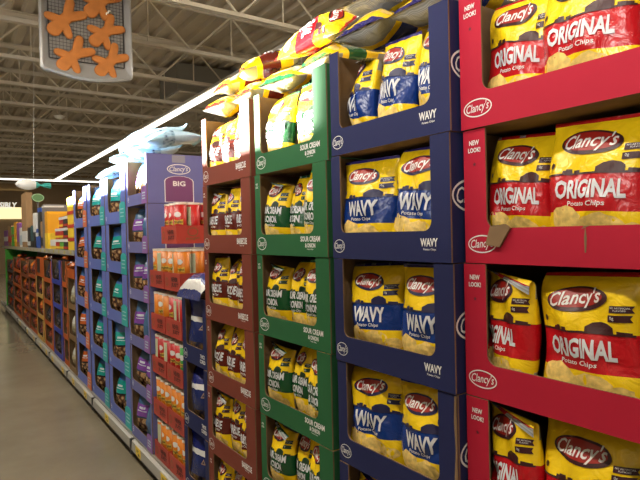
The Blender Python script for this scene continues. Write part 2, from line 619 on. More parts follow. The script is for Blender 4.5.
BLUEF = (0.045, 0.13, 0.36)
TAN = [(0.34, 0.19, 0.08), (0.05, 0.02, 0.012), (0.50, 0.33, 0.16), (0.16, 0.07, 0.03)]
PKIND = {
    'pretzel_teal': ([(0, BLUEF), (0.08, (0.2, 0.1, 0.04)), (0.44, (0.012, 0.012, 0.016)), (0.48, (0.01, 0.27, 0.24)), (0.76, BLUEF)], (0.08, 0.44, 34, TAN)),
    'pretzel_orange': ([(0, BLUEF), (0.08, (0.2, 0.1, 0.04)), (0.44, (0.012, 0.012, 0.016)), (0.48, (0.46, 0.10, 0.02)), (0.76, BLUEF)], (0.08, 0.44, 34, TAN)),
    'pretzel_purple': ([(0, (0.05, 0.11, 0.22)), (0.08, (0.2, 0.1, 0.04)), (0.42, (0.03, 0.05, 0.09)), (0.46, (0.19, 0.06, 0.32)), (0.72, (0.05, 0.12, 0.24))], (0.08, 0.42, 34, TAN)),
    'pretzel_blue': ([(0, (0.05, 0.11, 0.22)), (0.3, (0.05, 0.12, 0.24)), (0.5, (0.06, 0.14, 0.27)), (0.9, (0.16, 0.07, 0.28))], None),
    'tortilla': ([(0, (0.01, 0.014, 0.07)), (0.1, (0.014, 0.025, 0.12)), (0.62, (0.62, 0.62, 0.60)), (0.70, (0.010, 0.016, 0.13)), (0.96, (0.01, 0.012, 0.06))], (0.06, 0.30, 30, [(0.22, 0.12, 0.035), (0.02, 0.02, 0.05), (0.12, 0.07, 0.03)])),
    'tortilla_top': ([(0, (0.01, 0.014, 0.07)), (0.1, (0.02, 0.035, 0.20)), (0.82, (0.66, 0.66, 0.64)), (0.92, (0.03, 0.04, 0.16))], None),
    'candy_orange': ([(0, (0.5, 0.11, 0.01)), (0.3, (0.3, 0.05, 0.01)), (0.6, (0.6, 0.16, 0.02)), (0.9, (0.35, 0.06, 0.01))], (0.2, 0.6, 30, [(0.5, 0.2, 0.03), (0.06, 0.02, 0.02), (0.45, 0.08, 0.02)])),
    'candy_dark': ([(0, (0.02, 0.025, 0.05)), (0.3, (0.05, 0.04, 0.05)), (0.6, (0.02, 0.03, 0.06)), (0.9, (0.1, 0.1, 0.12))], (0.1, 0.5, 30, [(0.25, 0.18, 0.12), (0.01, 0.01, 0.02), (0.10, 0.09, 0.1)])),
    'candy_white': ([(0, (0.35, 0.33, 0.26)), (0.3, (0.4, 0.38, 0.3)), (0.6, (0.5, 0.52, 0.46)), (0.9, (0.6, 0.62, 0.58))], (0.1, 0.5, 30, [(0.55, 0.5, 0.35), (0.25, 0.2, 0.12), (0.45, 0.42, 0.25)])),
    'candy_brown': ([(0, (0.10, 0.05, 0.03)), (0.3, (0.22, 0.09, 0.03)), (0.6, (0.12, 0.06, 0.05)), (0.9, (0.3, 0.1, 0.04))], (0.1, 0.7, 30, [(0.4, 0.22, 0.1), (0.05, 0.02, 0.05), (0.3, 0.06, 0.02)])),
    'candy_red': ([(0, (0.32, 0.03, 0.01)), (0.3, (0.45, 0.2, 0.02)), (0.55, (0.35, 0.04, 0.015)), (0.9, (0.3, 0.05, 0.03))], (0.25, 0.6, 30, [(0.55, 0.3, 0.05), (0.2, 0.02, 0.01), (0.4, 0.07, 0.02)])),
    'top_ice': ([(0, (0.35, 0.6, 0.75)), (0.3, (0.25, 0.55, 0.75)), (0.5, (0.45, 0.65, 0.8)), (0.9, (0.3, 0.6, 0.8))], (0.3, 0.5, 40, [(0.05, 0.05, 0.12), (0.4, 0.6, 0.75), (0.2, 0.35, 0.5)])),
}


def pouch(kind, var, w=0.225, h=0.31, T=0.15, lod=0, fold=None):
    key = (kind, var, w, h, T)
    if key in BAGS:
        return BAGS[key]
    st, tx = PKIND[kind]
    mat = bag_mat('foil_' + kind, st, back=None, tex=tx, wob=0.05, rough=0.26)
    sh = BagShape(w, h, T, hash_seed(kind, var), (0.5, -0.5, 0.9, 0.0)[var % 4] if fold is None else fold[0], 0.8 if fold is None else fold[1], (0.5, -0.6, 0.3, 0)[var % 4], 0.006 if lod == 0 else 0.007)
    root = add('snack_bag', sh.mesh(mat, 18 if lod == 0 else 10, 24 if lod == 0 else 14))
    if kind.startswith('pretzel') and lod == 0 and kind != 'pretzel_blue':
        add('panel_lettering', art('panel_lettering', [(poly2d([[(-0.05, 0), (0.05, 0), (0.05, 0.006), (-0.05, 0.006)], [(-0.035, 0.016), (0.035, 0.016), (0.035, 0.030), (-0.035, 0.030)]]), 0, 0.6 * h - 0.008, 0)], [mk('pale_print', (0.5, 0.55, 0.6), 0.4)], lambda x, z, mi=0: sh.on(x, z), 0.013), root)
    if kind == 'tortilla':
        add('emblem_print', art('emblem_print', [(poly2d([[(-0.018, 0), (0.018, 0), (0, 0.03)]]), 0, 0.50 * h, 0), (poly2d([[(-0.008, 0.006), (0.008, 0.006), (0, 0.02)]]), 0, 0.5 * h, 1)], [mk('copper_print', (0.3, 0.2, 0.14), 0.4), NAVYP], lambda x, z, mi=0: sh.on(x, z, 0.0009 + 0.0004 * mi), 0.013), root)
    BAGS[key] = root
    return root


def put(proto, label, cat, group, loc, rot, scale=1.0):
    o = spawn(proto)
    o.location = loc
    o.rotation_euler = rot
    o.scale = scale if isinstance(scale, tuple) else (scale, scale, scale)
    tag(o, label, cat, group)
    if '_used' in o and o is not proto:
        del o['_used']
    return o


# ------------------------------------------------------------------ cartons
def u_panel(w, H, pl, pr, lip, rad, top=0.0, rad_r=None):
    rr = rad if rad_r is None else rad_r
    a, b = -w / 2, w / 2
    P = [(a, 0), (b, 0), (b, H)]
    if top > 0:
        return None
    P += [(b - pr, H)]
    n = 7
    for k in range(n + 1):
        t = PI / 2 * k / n
        P.append((b - pr - rr * (1 - math.cos(t)), lip + rr - rr * math.sin(t)))
    for k in range(n + 1):
        t = PI / 2 * k / n
        P.append((a + pl + rad - rad * math.sin(t), lip + rad - rad * math.cos(t)))
    P += [(a + pl, H), (a, H)]
    return P


def carton(name, w, H, d, mat, pl, pr, lip, rad, deco=None, rad_r=None, inner=None):
    """open-fronted display carton; origin at the middle of the front bottom edge, front towards -y"""
    H = H - 0.0025
    T = 0.005
    inn = inner or KRAFT
    root = add(name, None)
    m = MB().prism(u_panel(w, H, pl, pr, lip, rad, 0, rad_r), 0, T, 0, 1, 1)
    fp = add('front_panel', m.mesh('front_panel', [mat, inn]), root)
    for sgn in (-1, 1):
        mb = MB()
        x0, x1 = (w / 2 - T, w / 2) if sgn > 0 else (-w / 2, -w / 2 + T)
        mb.box(x0, x1, T, d, 0, H, 1)
        k = 3 if sgn > 0 else 5
        mb.m[k] = 0
        mb.m[4] = 0
        add('side_panel', mb.mesh('side_panel', [mat, inn]), root)
    mb = MB().box(-w / 2 + T, w / 2 - T, d - T, d, 0, H, 1)
    mb.m[4] = 0
    add('back_panel', mb.mesh('back_panel', [mat, inn]), root)
    mb = MB().box(-w / 2 + T, w / 2 - T, T, d - T, 0, T, 1)
    add('bottom_panel', mb.mesh('bottom_panel', [inn, inn]), root)
    if deco:
        deco(fp, root, w, H, d)
    return root


CLOGO = "Clancy's"


def logo(parent, x, z, a, b, place, matl=None, name='brand_mark'):
    matl = matl or WHITE
    lg = add(name, art(name, [(ring2d(a, b, a * 0.07), x, z, 0)], [matl], place), parent)
    add('lettering', art('brand_lettering', [(text2d(CLOGO, b * 1.25, a * 1.6, 0.008, 0.3), x, z - b * 0.05, 0, 0.05)], [matl], place), lg)
    return lg


def letters(parent, s, x, z, h, w, place, matl=None, bold=0.03, name='flavour_lettering', shear=0.0):
    return add(name, art(name, [(text2d(s, h, w, bold, shear), x, z, 0)], [matl or WHITE], place), parent)


def deco_red(fp, root, w, H, d):
    letters(fp, 'NEW', -w / 2 + 0.034, H - 0.032, 0.012, 0.030, on_front(), name='new_look_lettering')
    letters(fp, 'LOOK!', -w / 2 + 0.034, H - 0.050, 0.012, 0.037, on_front(), name='new_look_lettering')
    star = [(0.006 * (1 if k % 2 == 0 else 0.45) * math.cos(PI * k / 5 + PI / 2), 0.006 * (1 if k % 2 == 0 else 0.45) * math.sin(PI * k / 5 + PI / 2)) for k in range(10)]
    add('star_mark', art('star_mark', [(poly2d([star]), -w / 2 + 0.034, H - 0.085, 0)], [mk('dark_red_print', (0.12, 0.012, 0.02), 0.5)], on_front()), fp)
    logo(fp, -w / 2 + 0.052, 0.047, 0.042, 0.022, on_front())


def deco_blue(fp, root, w, H, d):
    logo(fp, -w / 2 + 0.037, 0.040, 0.028, 0.021, on_front())
    letters(fp, 'WAVY', w / 2 - 0.075, 0.052, 0.022, 0.062, on_front())
    letters(fp, 'Potato Chips', w / 2 - 0.073, 0.033, 0.007, 0.045, on_front(), bold=0.01, name='product_lettering')
    logo(root, 0.09, 0.17, 0.085, 0.045, on_right(w / 2), name='side_brand_mark')


def deco_green(fp, root, w, H, d):
    letters(fp, 'NEW\nLOOK', -w / 2 + 0.02, H - 0.045, 0.022, 0.022, on_front(), bold=0.02, name='new_look_lettering')
    logo(fp, -w / 2 + 0.052, 0.045, 0.038, 0.026, on_front())
    letters(fp, 'SOUR CREAM', w / 2 - 0.105, 0.063, 0.020, 0.125, on_front())
    letters(fp, '& ONION', w / 2 - 0.105, 0.040, 0.016, 0.065, on_front())
    letters(fp, 'Potato Chips', w / 2 - 0.105, 0.026, 0.006, 0.040, on_front(), bold=0.01, name='product_lettering')


def deco_brown(fp, root, w, H, d):
    letters(fp, 'NEW\nLOOK', -w / 2 + 0.022, H - 0.045, 0.022, 0.022, on_front(), bold=0.02, name='new_look_lettering')
    logo(fp, -w / 2 + 0.040, 0.043, 0.031, 0.027, on_front())
    letters(fp, 'BARBECUE', w / 2 - 0.085, 0.056, 0.027, 0.095, on_front())
    letters(fp, 'Potato Chips', w / 2 - 0.085, 0.036, 0.006, 0.040, on_front(), bold=0.01, name='product_lettering')


def deco_navy(fp, root, w, H, d):
    logo(fp, -w / 2 + 0.040, 0.043, 0.030, 0.028, on_front())
    letters(fp, 'THICK', w / 2 - 0.055, 0.060, 0.020, 0.060, on_front())
    letters(fp, 'CORED', w / 2 - 0.055, 0.034, 0.020, 0.070, on_front())


def deco_lav(tagmat, big=False):
    def f(fp, root, w, H, d):
        add('small_mark', art('small_mark', [(ring2d(0.018, 0.018, 0.005, 14), -w / 2 + 0.04, 0.045, 0), (poly2d([[(-0.008, -0.005), (0.008, -0.005), (0.008, 0.006), (-0.008, 0.006)]]), -w / 2 + 0.04, 0.045, 0)], [mk('pale_lavender_print', (0.5, 0.52, 0.66), 0.5)], on_front()), fp)
        tw = 0.075 if not big else 0.055
        th = 0.15 if not big else 0.10
        x1 = w / 2 - 0.004
        pts = [(x1 - 2 * tw, 0.0), (x1, 0.0), (x1, th * 0.85)] + [(x1 - tw + tw * math.cos(t * PI / 8), th * 0.85 + 0.03 * math.sin(t * PI / 8)) for t in range(1, 8)] + [(x1 - 2 * tw, th * 0.85)]
        tg = add('flavour_tag', MB().prism(pts, -0.003, 0.0, 0).mesh('flavour_tag', [tagmat]), fp)
        cx = x1 - tw
        add('tag_print', art('tag_print', [(poly2d([[(cx - tw * 0.6, th * a), (cx + tw * 0.6, th * a), (cx + tw * 0.6, th * a + 0.008), (cx - tw * 0.6, th * a + 0.008)]]), 0, 0, 0) for a in (0.3, 0.48, 0.66)], [mk('pale_tag_print', (0.45, 0.62, 0.66), 0.5)], on_front(0.0042)), tg)
    return f


RED = mk('carton_red', (0.42, 0.013, 0.036), 0.62, var=0.06, vscale=5, spec=0.2)
BLUE = mk('carton_navy_blue', (0.017, 0.021, 0.080), 0.62, var=0.06, vscale=5, spec=0.2)
GREEN = mk('carton_green', (0.022, 0.115, 0.042), 0.62, var=0.06, vscale=5, spec=0.2)
BROWN = mk('carton_brown_red', (0.185, 0.042, 0.026), 0.62, var=0.06, vscale=5, spec=0.2)
NAVY = mk('carton_dark_navy', (0.014, 0.020, 0.085), 0.62, var=0.08, vscale=5, spec=0.2)
LAV = mk('carton_lavender_blue', (0.115, 0.155, 0.46), 0.62, var=0.06, vscale=5, spec=0.2)
LAVP = mk('carton_lavender', (0.145, 0.150, 0.36), 0.62, var=0.06, vscale=5, spec=0.2)
TEAL = mk('tag_teal', (0.01, 0.36, 0.36), 0.45)
ORTAG = mk('tag_orange', (0.62, 0.15, 0.05), 0.45)
PURTAG = mk('tag_purple', (0.24, 0.10, 0.36), 0.45)
ORANGEC = mk('carton_orange', (0.42, 0.085, 0.012), 0.62, var=0.1, spec=0.2)
ORANGED = mk('carton_dark_orange', (0.30, 0.055, 0.012), 0.62, var=0.1, spec=0.2)
YELC = mk('carton_mustard', (0.50, 0.30, 0.07), 0.62, var=0.1, spec=0.2)
TANC = mk('carton_tan', (0.20, 0.12, 0.05), 0.62, var=0.1, spec=0.2)
COBALT = mk('carton_cobalt', (0.035, 0.05, 0.32), 0.62, var=0.1, spec=0.2)

BASE = 0.18
ROT = -PI / 2
ORD = ['top', 'second', 'third', 'fourth', 'fifth', 'lowest']
PROTOS = {}


def column(kind, proto_fn, y_lo, y_hi, xf, H, levels, label_fn, group, jit=0.004, seed=1, cat='carton'):
    """stack cartons from the base shelf up; returns list (level from top -> (xf, yc, z0, yaw))"""
    rn = random.Random(seed)
    if kind not in PROTOS:
        PROTOS[kind] = proto_fn()
    out = []
    yc = (y_lo + y_hi) / 2
    for k in range(levels):
        z = BASE + H * k
        dx, dy, yw = rn.uniform(-jit, jit), rn.uniform(-jit, jit) * 0.6, rn.uniform(-jit, jit) * 1.2
        o = put(PROTOS[kind], label_fn(levels - 1 - k), cat, group, (xf + dx, yc + dy, z), (0, 0, ROT + yw))
        out.append((xf + dx, yc + dy, z, yw, o))
    out.reverse()
    return out


def inside(slot, lx, ly, lz=0.006):
    x, y, z, yw, o = slot
    a = ROT + yw
    return (x + lx * math.cos(a) - ly * math.sin(a), y + lx * math.sin(a) + ly * math.cos(a), z + lz)


TREES = {}


def settled(slot, w, H, d, items):
    """stand bags in a carton: each goes as far forward as the front panel and its neighbours allow.
    items: (proto, label, category, group, lx, yaw, tilt, roll, scale), front-most first"""
    done = []
    for proto, label, cat, group, lx, yw, ti, ro, sc in items:
        sq = 1.0
        if isinstance(sc, tuple):
            sc, sq = sc
        R = (Matrix.Rotation(yw, 3, 'Z') @ Matrix.Rotation(ro, 3, 'Y') @ Matrix.Rotation(ti, 3, 'X') @ Matrix.Diagonal((sq, 1, 1))) * sc
        me = proto.data
        V = [R @ v.co for v in me.vertices]
        zs = [v.z for v in V]
        zr = max(zs) - min(zs)
        k = min(1.0, (H - 0.014) / zr)
        k = min(k, (w - 0.016) / (max(v.x for v in V) - min(v.x for v in V)))
        V = [v * k for v in V]
        x0, x1 = min(v.x for v in V), max(v.x for v in V)
        lx = max(lx, -w / 2 + 0.007 - x0)
        lx = min(lx, w / 2 - 0.007 - x1)
        ly = 0.0075 - min(v.y for v in V)
        lz = 0.0065 - min(v.z for v in V)
        ymax = d - 0.008 - max(v.y for v in V)
        F = [tuple(p.vertices) for p in me.polygons]
        best = ly
        found = False
        while ly < ymax and not found:
            for sh_x in (0, -0.012, 0.012, -0.024, 0.024, -0.036, 0.036, -0.05):
                xx = min(max(lx + sh_x, -w / 2 + 0.007 - x0), w / 2 - 0.007 - x1)
                off = Vector((xx, ly, lz))
                t = BVHTree.FromPolygons([v + off for v in V], F)
                if not any(t.overlap(q) for q in done):
                    found, best, lx = True, ly, xx
                    break
            else:
                ly += 0.012
        done.append(t)
        put(proto, label, cat, group, inside(slot, lx, best, lz), (ti, ro, ROT + slot[3] + yw), (sc * k * sq, sc * k, sc * k))


def drop(proto, label, cat, group, X, Y, zmin, rot, sc, pile, edge=None):
    """lay a bag down on what is already in the pile"""
    R = Euler(rot).to_matrix() * sc
    me = proto.data
    V = [R @ v.co for v in me.vertices]
    F = [tuple(p.vertices) for p in me.polygons]
    lo = min(v.z for v in V if edge is None or X + v.x > edge)
    z = zmin + 0.45
    while z + lo > zmin + 0.003:
        t = BVHTree.FromPolygons([v + Vector((X, Y, z - 0.008)) for v in V], F)
        if any(t.overlap(q) for q in pile):
            break
        z -= 0.008
    z = max(z, zmin + 0.002 - lo) + 0.004
    pile.append(BVHTree.FromPolygons([v + Vector((X, Y, z)) for v in V], F))
    put(proto, label, cat, group, (X, Y, z), rot, sc)


# ================================================================== SETTING
FLOORM = bpy.data.materials.new('polished_concrete')
FLOORM.use_nodes = True
nt = FLOORM.node_tree
b = nt.nodes['Principled BSDF']
tc = nt.nodes.new('ShaderNodeTexCoord')
n1 = nt.nodes.new('ShaderNodeTexNoise')
n1.inputs['Scale'].default_value = 0.9
n1.inputs['Detail'].default_value = 8
n1.inputs['Roughness'].default_value = 0.65
nt.links.new(tc.outputs['Object'], n1.inputs['Vector'])
rp = nt.nodes.new('ShaderNodeValToRGB')
rp.color_ramp.elements[0].position, rp.color_ramp.elements[0].color = 0.3, (0.195, 0.165, 0.112, 1)
rp.color_ramp.elements[1].position, rp.color_ramp.elements[1].color = 0.75, (0.29, 0.25, 0.18, 1)
nt.links.new(n1.outputs['Fac'], rp.inputs[0])
nt.links.new(rp.outputs[0], b.inputs['Base Color'])
n2 = nt.nodes.new('ShaderNodeTexNoise')
n2.inputs['Scale'].default_value = 1.4
n2.inputs['Detail'].default_value = 2
nt.links.new(tc.outputs['Object'], n2.inputs['Vector'])
mr = nt.nodes.new('ShaderNodeMapRange')
mr.inputs[1].default_value, mr.inputs[2].default_value, mr.inputs[3].default_value, mr.inputs[4].default_value = 0.3, 0.7, 0.13, 0.24
nt.links.new(n2.outputs['Fac'], mr.inputs[0])
nt.links.new(mr.outputs[0], b.inputs['Roughness'])
floor = add('floor', MB().box(-6, 16, -4, 30, -0.1, 0).mesh('floor', [FLOORM]))
struct(floor, 'polished grey-brown concrete floor of the aisle', 'floor')

CEILM = mk('ceiling_paint', (0.52, 0.46, 0.36), 0.7, var=0.08, vscale=2)
JOISTM = mk('joist_paint', (0.58, 0.52, 0.41), 0.65, var=0.06, vscale=3)
WALLM = mk('wall_tan', (0.36, 0.25, 0.14), 0.8, var=0.05, vscale=1)
# corrugated roof deck
DECK_Z = 4.86
m = MB()
xs = []
x = -6.0
while x < 16:
    xs += [(x, DECK_Z), (x + 0.10, DECK_Z), (x + 0.135, DECK_Z + 0.06), (x + 0.235, DECK_Z + 0.06)]
    x += 0.27
for (xa, za), (xb, zb) in zip(xs[:-1], xs[1:]):
    m.quad((xa, -4, za), (xa, 30, za), (xb, 30, zb), (xb, -4, zb))
m.box(-6, 16, -4, 30, DECK_Z + 0.10, DECK_Z + 0.2)
struct(add('ceiling', m.mesh('ceiling', [CEILM])), 'painted corrugated metal roof deck above the aisle', 'ceiling')
struct(add('wall_back', MB().box(-6, 16, 29.6, 29.8, 0, 5.0).mesh('wall_back', [WALLM])), 'tan wall at the far end of the store', 'wall')
struct(add('wall_left', MB().box(-6.2, -6.0, -4, 29.6, 0, 5.0).mesh('wall_left', [WALLM])), 'tan wall on the left beyond the opposite shelving', 'wall')
wn = struct(add('added_window_1', None), 'unseen high window added in the left wall for its light', 'window')  # unseen window, added to go with the area light on the left
for bx in ((-5.995, -5.96, -3.6, 1.6, 2.22, 2.28), (-5.995, -5.96, -3.6, 1.6, 3.42, 3.48), (-5.995, -5.96, -3.6, -3.54, 2.281, 3.419), (-5.995, -5.96, 1.54, 1.6, 2.281, 3.419)):
    add('added_window_frame', MB().box(*bx).mesh('added_window_frame', [mk('frame_white', (0.6, 0.58, 0.54), 0.5)]), wn)
add('pane', MB().box(-5.99, -5.98, -3.53, 1.53, 2.285, 3.415).mesh('pane', [mk('added_pane_glow', (0.7, 0.75, 0.8), 0.1, emit=(0.9, 0.95, 1.0), estr=1.5)]), wn)  # glowing pane of the added window
struct(add('wall_right', MB().box(15.9, 16.1, -4, 29.6, 0, 5.0).mesh('wall_right', [WALLM])), 'tan side wall beyond the next aisles', 'wall')
# cream banner band on the far wall; its material glows to look lit
band = add('wall_sign', MB().box(-2.5, 3.2, 29.53, 29.598, 2.60, 3.95).mesh('wall_sign', [mk('banner_cream_glow', (0.80, 0.70, 0.40), 0.6, emit=(1.0, 0.85, 0.45), estr=1.1)]))
tag(band, 'cream wall banner with white capital letters at the far end', 'sign')


def far_sign():
    t = text2d('SIBLY', 0.27, 0.74, 0.03, 0.15)
    me = art('sign_lettering', [(t, 2.49, 3.25, 0)], [mk('sign_white_glow', (0.9, 0.88, 0.8), 0.5, emit=(1, 0.95, 0.8), estr=0.8)], lambda x, z, mi=0: (x, 29.515, z))  # letters glow too, in place of light falling on them
    add('sign_lettering', me, band)
    add('brown_strip', MB().box(-2.5, 3.2, 29.522, 29.529, 3.15, 3.95).mesh('brown_strip', [mk('banner_brown', (0.30, 0.20, 0.10), 0.6)]), band)


far_sign()

# joists
JZ = 4.18
chord = MB()
chord.box(-6, 16, -0.045, -0.008, JZ, JZ + 0.012)
chord.box(-6, 16, -0.014, -0.008, JZ, JZ + 0.06)
chord.box(-6, 16, 0.008, 0.045, JZ, JZ + 0.012)
chord.box(-6, 16, 0.008, 0.014, JZ, JZ + 0.06)
bot_me = chord.mesh('bottom_chord', [JOISTM])
chord = MB()
chord.box(-6, 16, -0.055, -0.008, DECK_Z - 0.014, DECK_Z - 0.002)
chord.box(-6, 16, -0.014, -0.008, DECK_Z - 0.07, DECK_Z - 0.002)
chord.box(-6, 16, 0.008, 0.055, DECK_Z - 0.014, DECK_Z - 0.002)
chord.box(-6, 16, 0.008, 0.014, DECK_Z - 0.07, DECK_Z - 0.002)
top_me = chord.mesh('top_chord', [JOISTM])
PAN = 0.62
web_a = MB().tube((0, 0, JZ + 0.03), (PAN, 0, DECK_Z - 0.04), 0.015, 5).mesh('web', [JOISTM])
web_b = MB().tube((PAN, 0, DECK_Z - 0.04), (2 * PAN, 0, JZ + 0.03), 0.015, 5).mesh('web', [JOISTM])
web_c = MB().tube((PAN, 0, DECK_Z - 0.04), (PAN, 0, JZ + 0.03), 0.011, 5).mesh('web', [JOISTM])
for k in range(17):
    y = 4.40 + 1.5 * k
    j = add('roof_joist', None)
    j.location = (0, y, 0)
    tag(j, 'nearest painted steel roof joist, in front of the gingerbread sign' if k == 0 else '%s painted steel roof joist counted back from the nearest one' % 'first second third fourth fifth sixth seventh eighth ninth tenth eleventh twelfth thirteenth fourteenth fifteenth sixteenth seventeenth'.split()[k], 'joist', 'roof joists')
    add('bottom_chord', bot_me, j)
    add('top_chord', top_me, j)
    if k < 7:
        for i in range(16):
            x0 = -2.0 + 2 * PAN * i
            if x0 > 12:
                break
            for wm in (web_a, web_b, web_c):
                w_ = add('web', wm, j)
                w_.location = (x0, 0, 0)
    else:
        mm = MB()
        for i in range(14):
            x0 = -2.0 + 2 * PAN * i
            mm.tube((x0, 0, JZ + 0.03), (x0 + PAN, 0, DECK_Z - 0.04), 0.015, 4)
            mm.tube((x0 + PAN, 0, DECK_Z - 0.04), (x0 + 2 * PAN, 0, JZ + 0.03), 0.015, 4)
        ww = add('webs', mm.mesh('webs', [JOISTM]), j)
        ww['kind'] = 'stuff'

# strip lights
LIGHTM = mk('lamp_diffuser', (1, 1, 1), 0.5, emit=(1.0, 0.93, 0.80), estr=2.6)
HOUSM = mk('lamp_housing', (0.55, 0.52, 0.46), 0.5)


def strip_light(label, x0, x1, y0, y1, z):
    r = add('strip_light', None)
    tag(r, label, 'light')
    along_y = (y1 - y0) > (x1 - x0)
    mb = MB().box(x0 - 0.03, x1 + 0.03, y0 - 0.03 * (not along_y), y1 + 0.03 * (not along_y), z + 0.05, z + 0.10)
    add('housing', mb.mesh('housing', [HOUSM]), r)
    L_ = (y1 - y0) if along_y else (x1 - x0)
    nseg = max(1, round(L_ / 2.4))
    for k in range(nseg):
        a, b_ = k / nseg, (k + 1) / nseg
        if along_y:
            mb = MB().box(x0, x1, y0 + L_ * a + 0.004, y0 + L_ * b_ - 0.004, z, z + 0.049)
        else:
            mb = MB().box(x0 + L_ * a + 0.004, x0 + L_ * b_ - 0.004, y0, y1, z, z + 0.049)
        add('diffuser', mb.mesh('diffuser', [LIGHTM]), r)
    return r


strip_light('long glowing strip light running back over the stacks', 3.84, 3.96, 1.0, 25.4, 4.05)
strip_light('far strip light running across near the end wall', -3.0, 9.0, 25.55, 25.67, 4.07)
strip_light('strip light over this aisle, above the frame', -0.61, -0.49, -3.0, 12.0, 4.05)

# duct and sensor under the deck
DUCTM = mk('duct_grey', (0.20, 0.19, 0.16), 0.6)
d_ = add('air_unit', None)
tag(d_, 'grey box-shaped air unit hung between the joists', 'air unit')
add('casing', MB().box(3.6, 5.3, 9.75, 10.75, 4.30, 4.80).mesh('casing', [DUCTM]), d_)
add('bottom_grille', MB().box(3.65, 5.25, 9.8, 10.7, 4.27, 4.299).mesh('bottom_grille', [mk('grille_pale', (0.5, 0.46, 0.38), 0.6)]), d_)
for hx in (3.7, 5.2):
    add('hanger_rod', MB().tube((hx, 10.25, 4.80), (hx, 10.25, DECK_Z), 0.012).mesh('hanger_rod', [DUCTM]), d_)
s_ = add('ceiling_sensor', None)
tag(s_, 'small white round detector hanging under the roof deck', 'detector')
mb = MB().lathe([(0.0, 0.0), (0.06, 0.01), (0.10, 0.05), (0.11, 0.07), (0.0, 0.075)], 14)
add('dome', mb.mesh('dome', [mk('plastic_white', (0.75, 0.72, 0.66), 0.4)], True), s_)
add('stem', MB().tube((0, 0, 0.07), (0, 0, DECK_Z - 4.12), 0.012).mesh('stem', [JOISTM]), s_)
s_.location = (2.05, 12.6, 4.12)

# ------------------------------------------------------------------ shelving run
METAL = mk('shelf_metal', (0.30, 0.285, 0.25), 0.42, metal=0.3, var=0.06)
METALD = mk('shelf_dark', (0.05, 0.047, 0.042), 0.6)
RAILM = mk('price_rail_grey', (0.36, 0.345, 0.31), 0.4)
TAGY = mk('price_tag_yellow', (0.80, 0.56, 0.03), 0.5)
XF = 1.0725
Y0, Y1 = 0.25, 14.4
g = add('shelving_run', None)
tag(g, 'long grey metal base shelf and back panel holding all the carton stacks', 'shelving')
add('kick_plate', MB().box(XF + 0.015, XF + 0.03, Y0, Y1, 0, 0.095).mesh('kick_plate', [METALD]), g)
add('base_deck', MB().box(XF - 0.012, XF + 0.62, Y0, Y1, 0.095, BASE - 0.001).mesh('base_deck', [METAL]), g)
add('back_panel', MB().box(XF + 0.62, XF + 0.66, Y0, Y1, 0, 1.45).mesh('back_panel', [mk('back_panel_beige', (0.25, 0.22, 0.17), 0.6)]), g)
SEG = 1.22
rail_me = MB().prism([(-0.006, 0.085), (0.0, 0.085), (0.0, 0.165), (-0.006, 0.165), (-0.022, 0.155), (-0.026, 0.095)], 0.004, SEG - 0.004).mesh('price_rail', [RAILM])
yy = Y0
while yy < Y1 - 0.2:
    o = add('price_rail', rail_me, g)
    o.location = (XF - 0.012, yy, 0)
    jb = add('rail_joint', MB().box(-0.030, 0, -0.012, 0.012, 0.06, 0.168).mesh('rail_joint', [METALD]), g) if yy == Y0 else add('rail_joint', jb.data, g)
    jb.location = (XF - 0.012, yy, 0)
    yy += SEG
tag_me = MB().box(-0.001, 0.001, -0.055, 0.055, -0.034, 0.036).mesh('price_tag', [TAGY])
ink_me = art('tag_print', [(poly2d([[(-0.03, 0.01), (0.018, 0.01), (0.018, 0.016), (-0.03, 0.016)], [(-0.03, 0.0), (0.0, 0.0), (0.0, 0.005), (-0.03, 0.005)], [(0.0, -0.022), (0.03, -0.022), (0.03, -0.004), (0.0, -0.004)]]), 0, 0, 0)], [BLACKP], lambda x, z, mi=0: (-0.0016, -x, z))
for ty in (3.20, 3.73, 4.60, 5.42, 6.0, 6.6, 7.3, 7.8, 8.3, 9.0, 9.8, 10.8):
    t_ = add('price_tag', tag_me, g)
    t_.location = (XF - 0.0385, ty, 0.125)
    t_.rotation_euler = (0, -0.06, 0)
    add('tag_print', ink_me, t_)

# unseen shelving across the aisle, added so its top edge shades the lower stacks
og = add('added_opposite_shelving', None)
tag(og, 'unseen beige shelving run added across the aisle to shade the stacks', 'shelving')
add('back_panel', MB().box(-1.62, -1.58, -1.0, 12.0, 0, 2.20).mesh('back_panel', [mk('opposite_beige', (0.30, 0.27, 0.21), 0.7)]), og)
add('base_deck', MB().box(-1.58, -1.02, -1.0, 12.0, 0.0, 0.18).mesh('base_deck', [METAL]), og)
for z_ in (0.62, 1.05, 1.48):
    add('shelf', MB().box(-1.58, -1.12, -1.0, 12.0, z_, z_ + 0.03).mesh('shelf', [METAL]), og)

# ================================================================== FRONT COLUMNS
rnd = random.Random(4)


def bag_row(slot, kind, spec, label_col, ordname, group, w, order=None, cat='chip bag'):
    """spec, left to right: (lx, yaw, tilt, roll, variant, scale); order: which stands front-most"""
    n = len(spec)
    posn = {1: ['only'], 2: ['left', 'right'], 3: ['left', 'middle', 'right'], 4: ['leftmost', 'second', 'third', 'rightmost']}[n]
    items = []
    for i in (order or range(n - 1, -1, -1)):
        lx, yw, ti, ro, va, sc = spec[i]
        items.append((chip_bag(kind, va), '%s potato chip bag, %s of %d in the %s %s carton' % (label_col[0], posn[i], n, ordname, label_col[1]), cat, group, lx, yw, ti, ro, sc))
    settled(slot, w, 0.3275, 0.42, items)


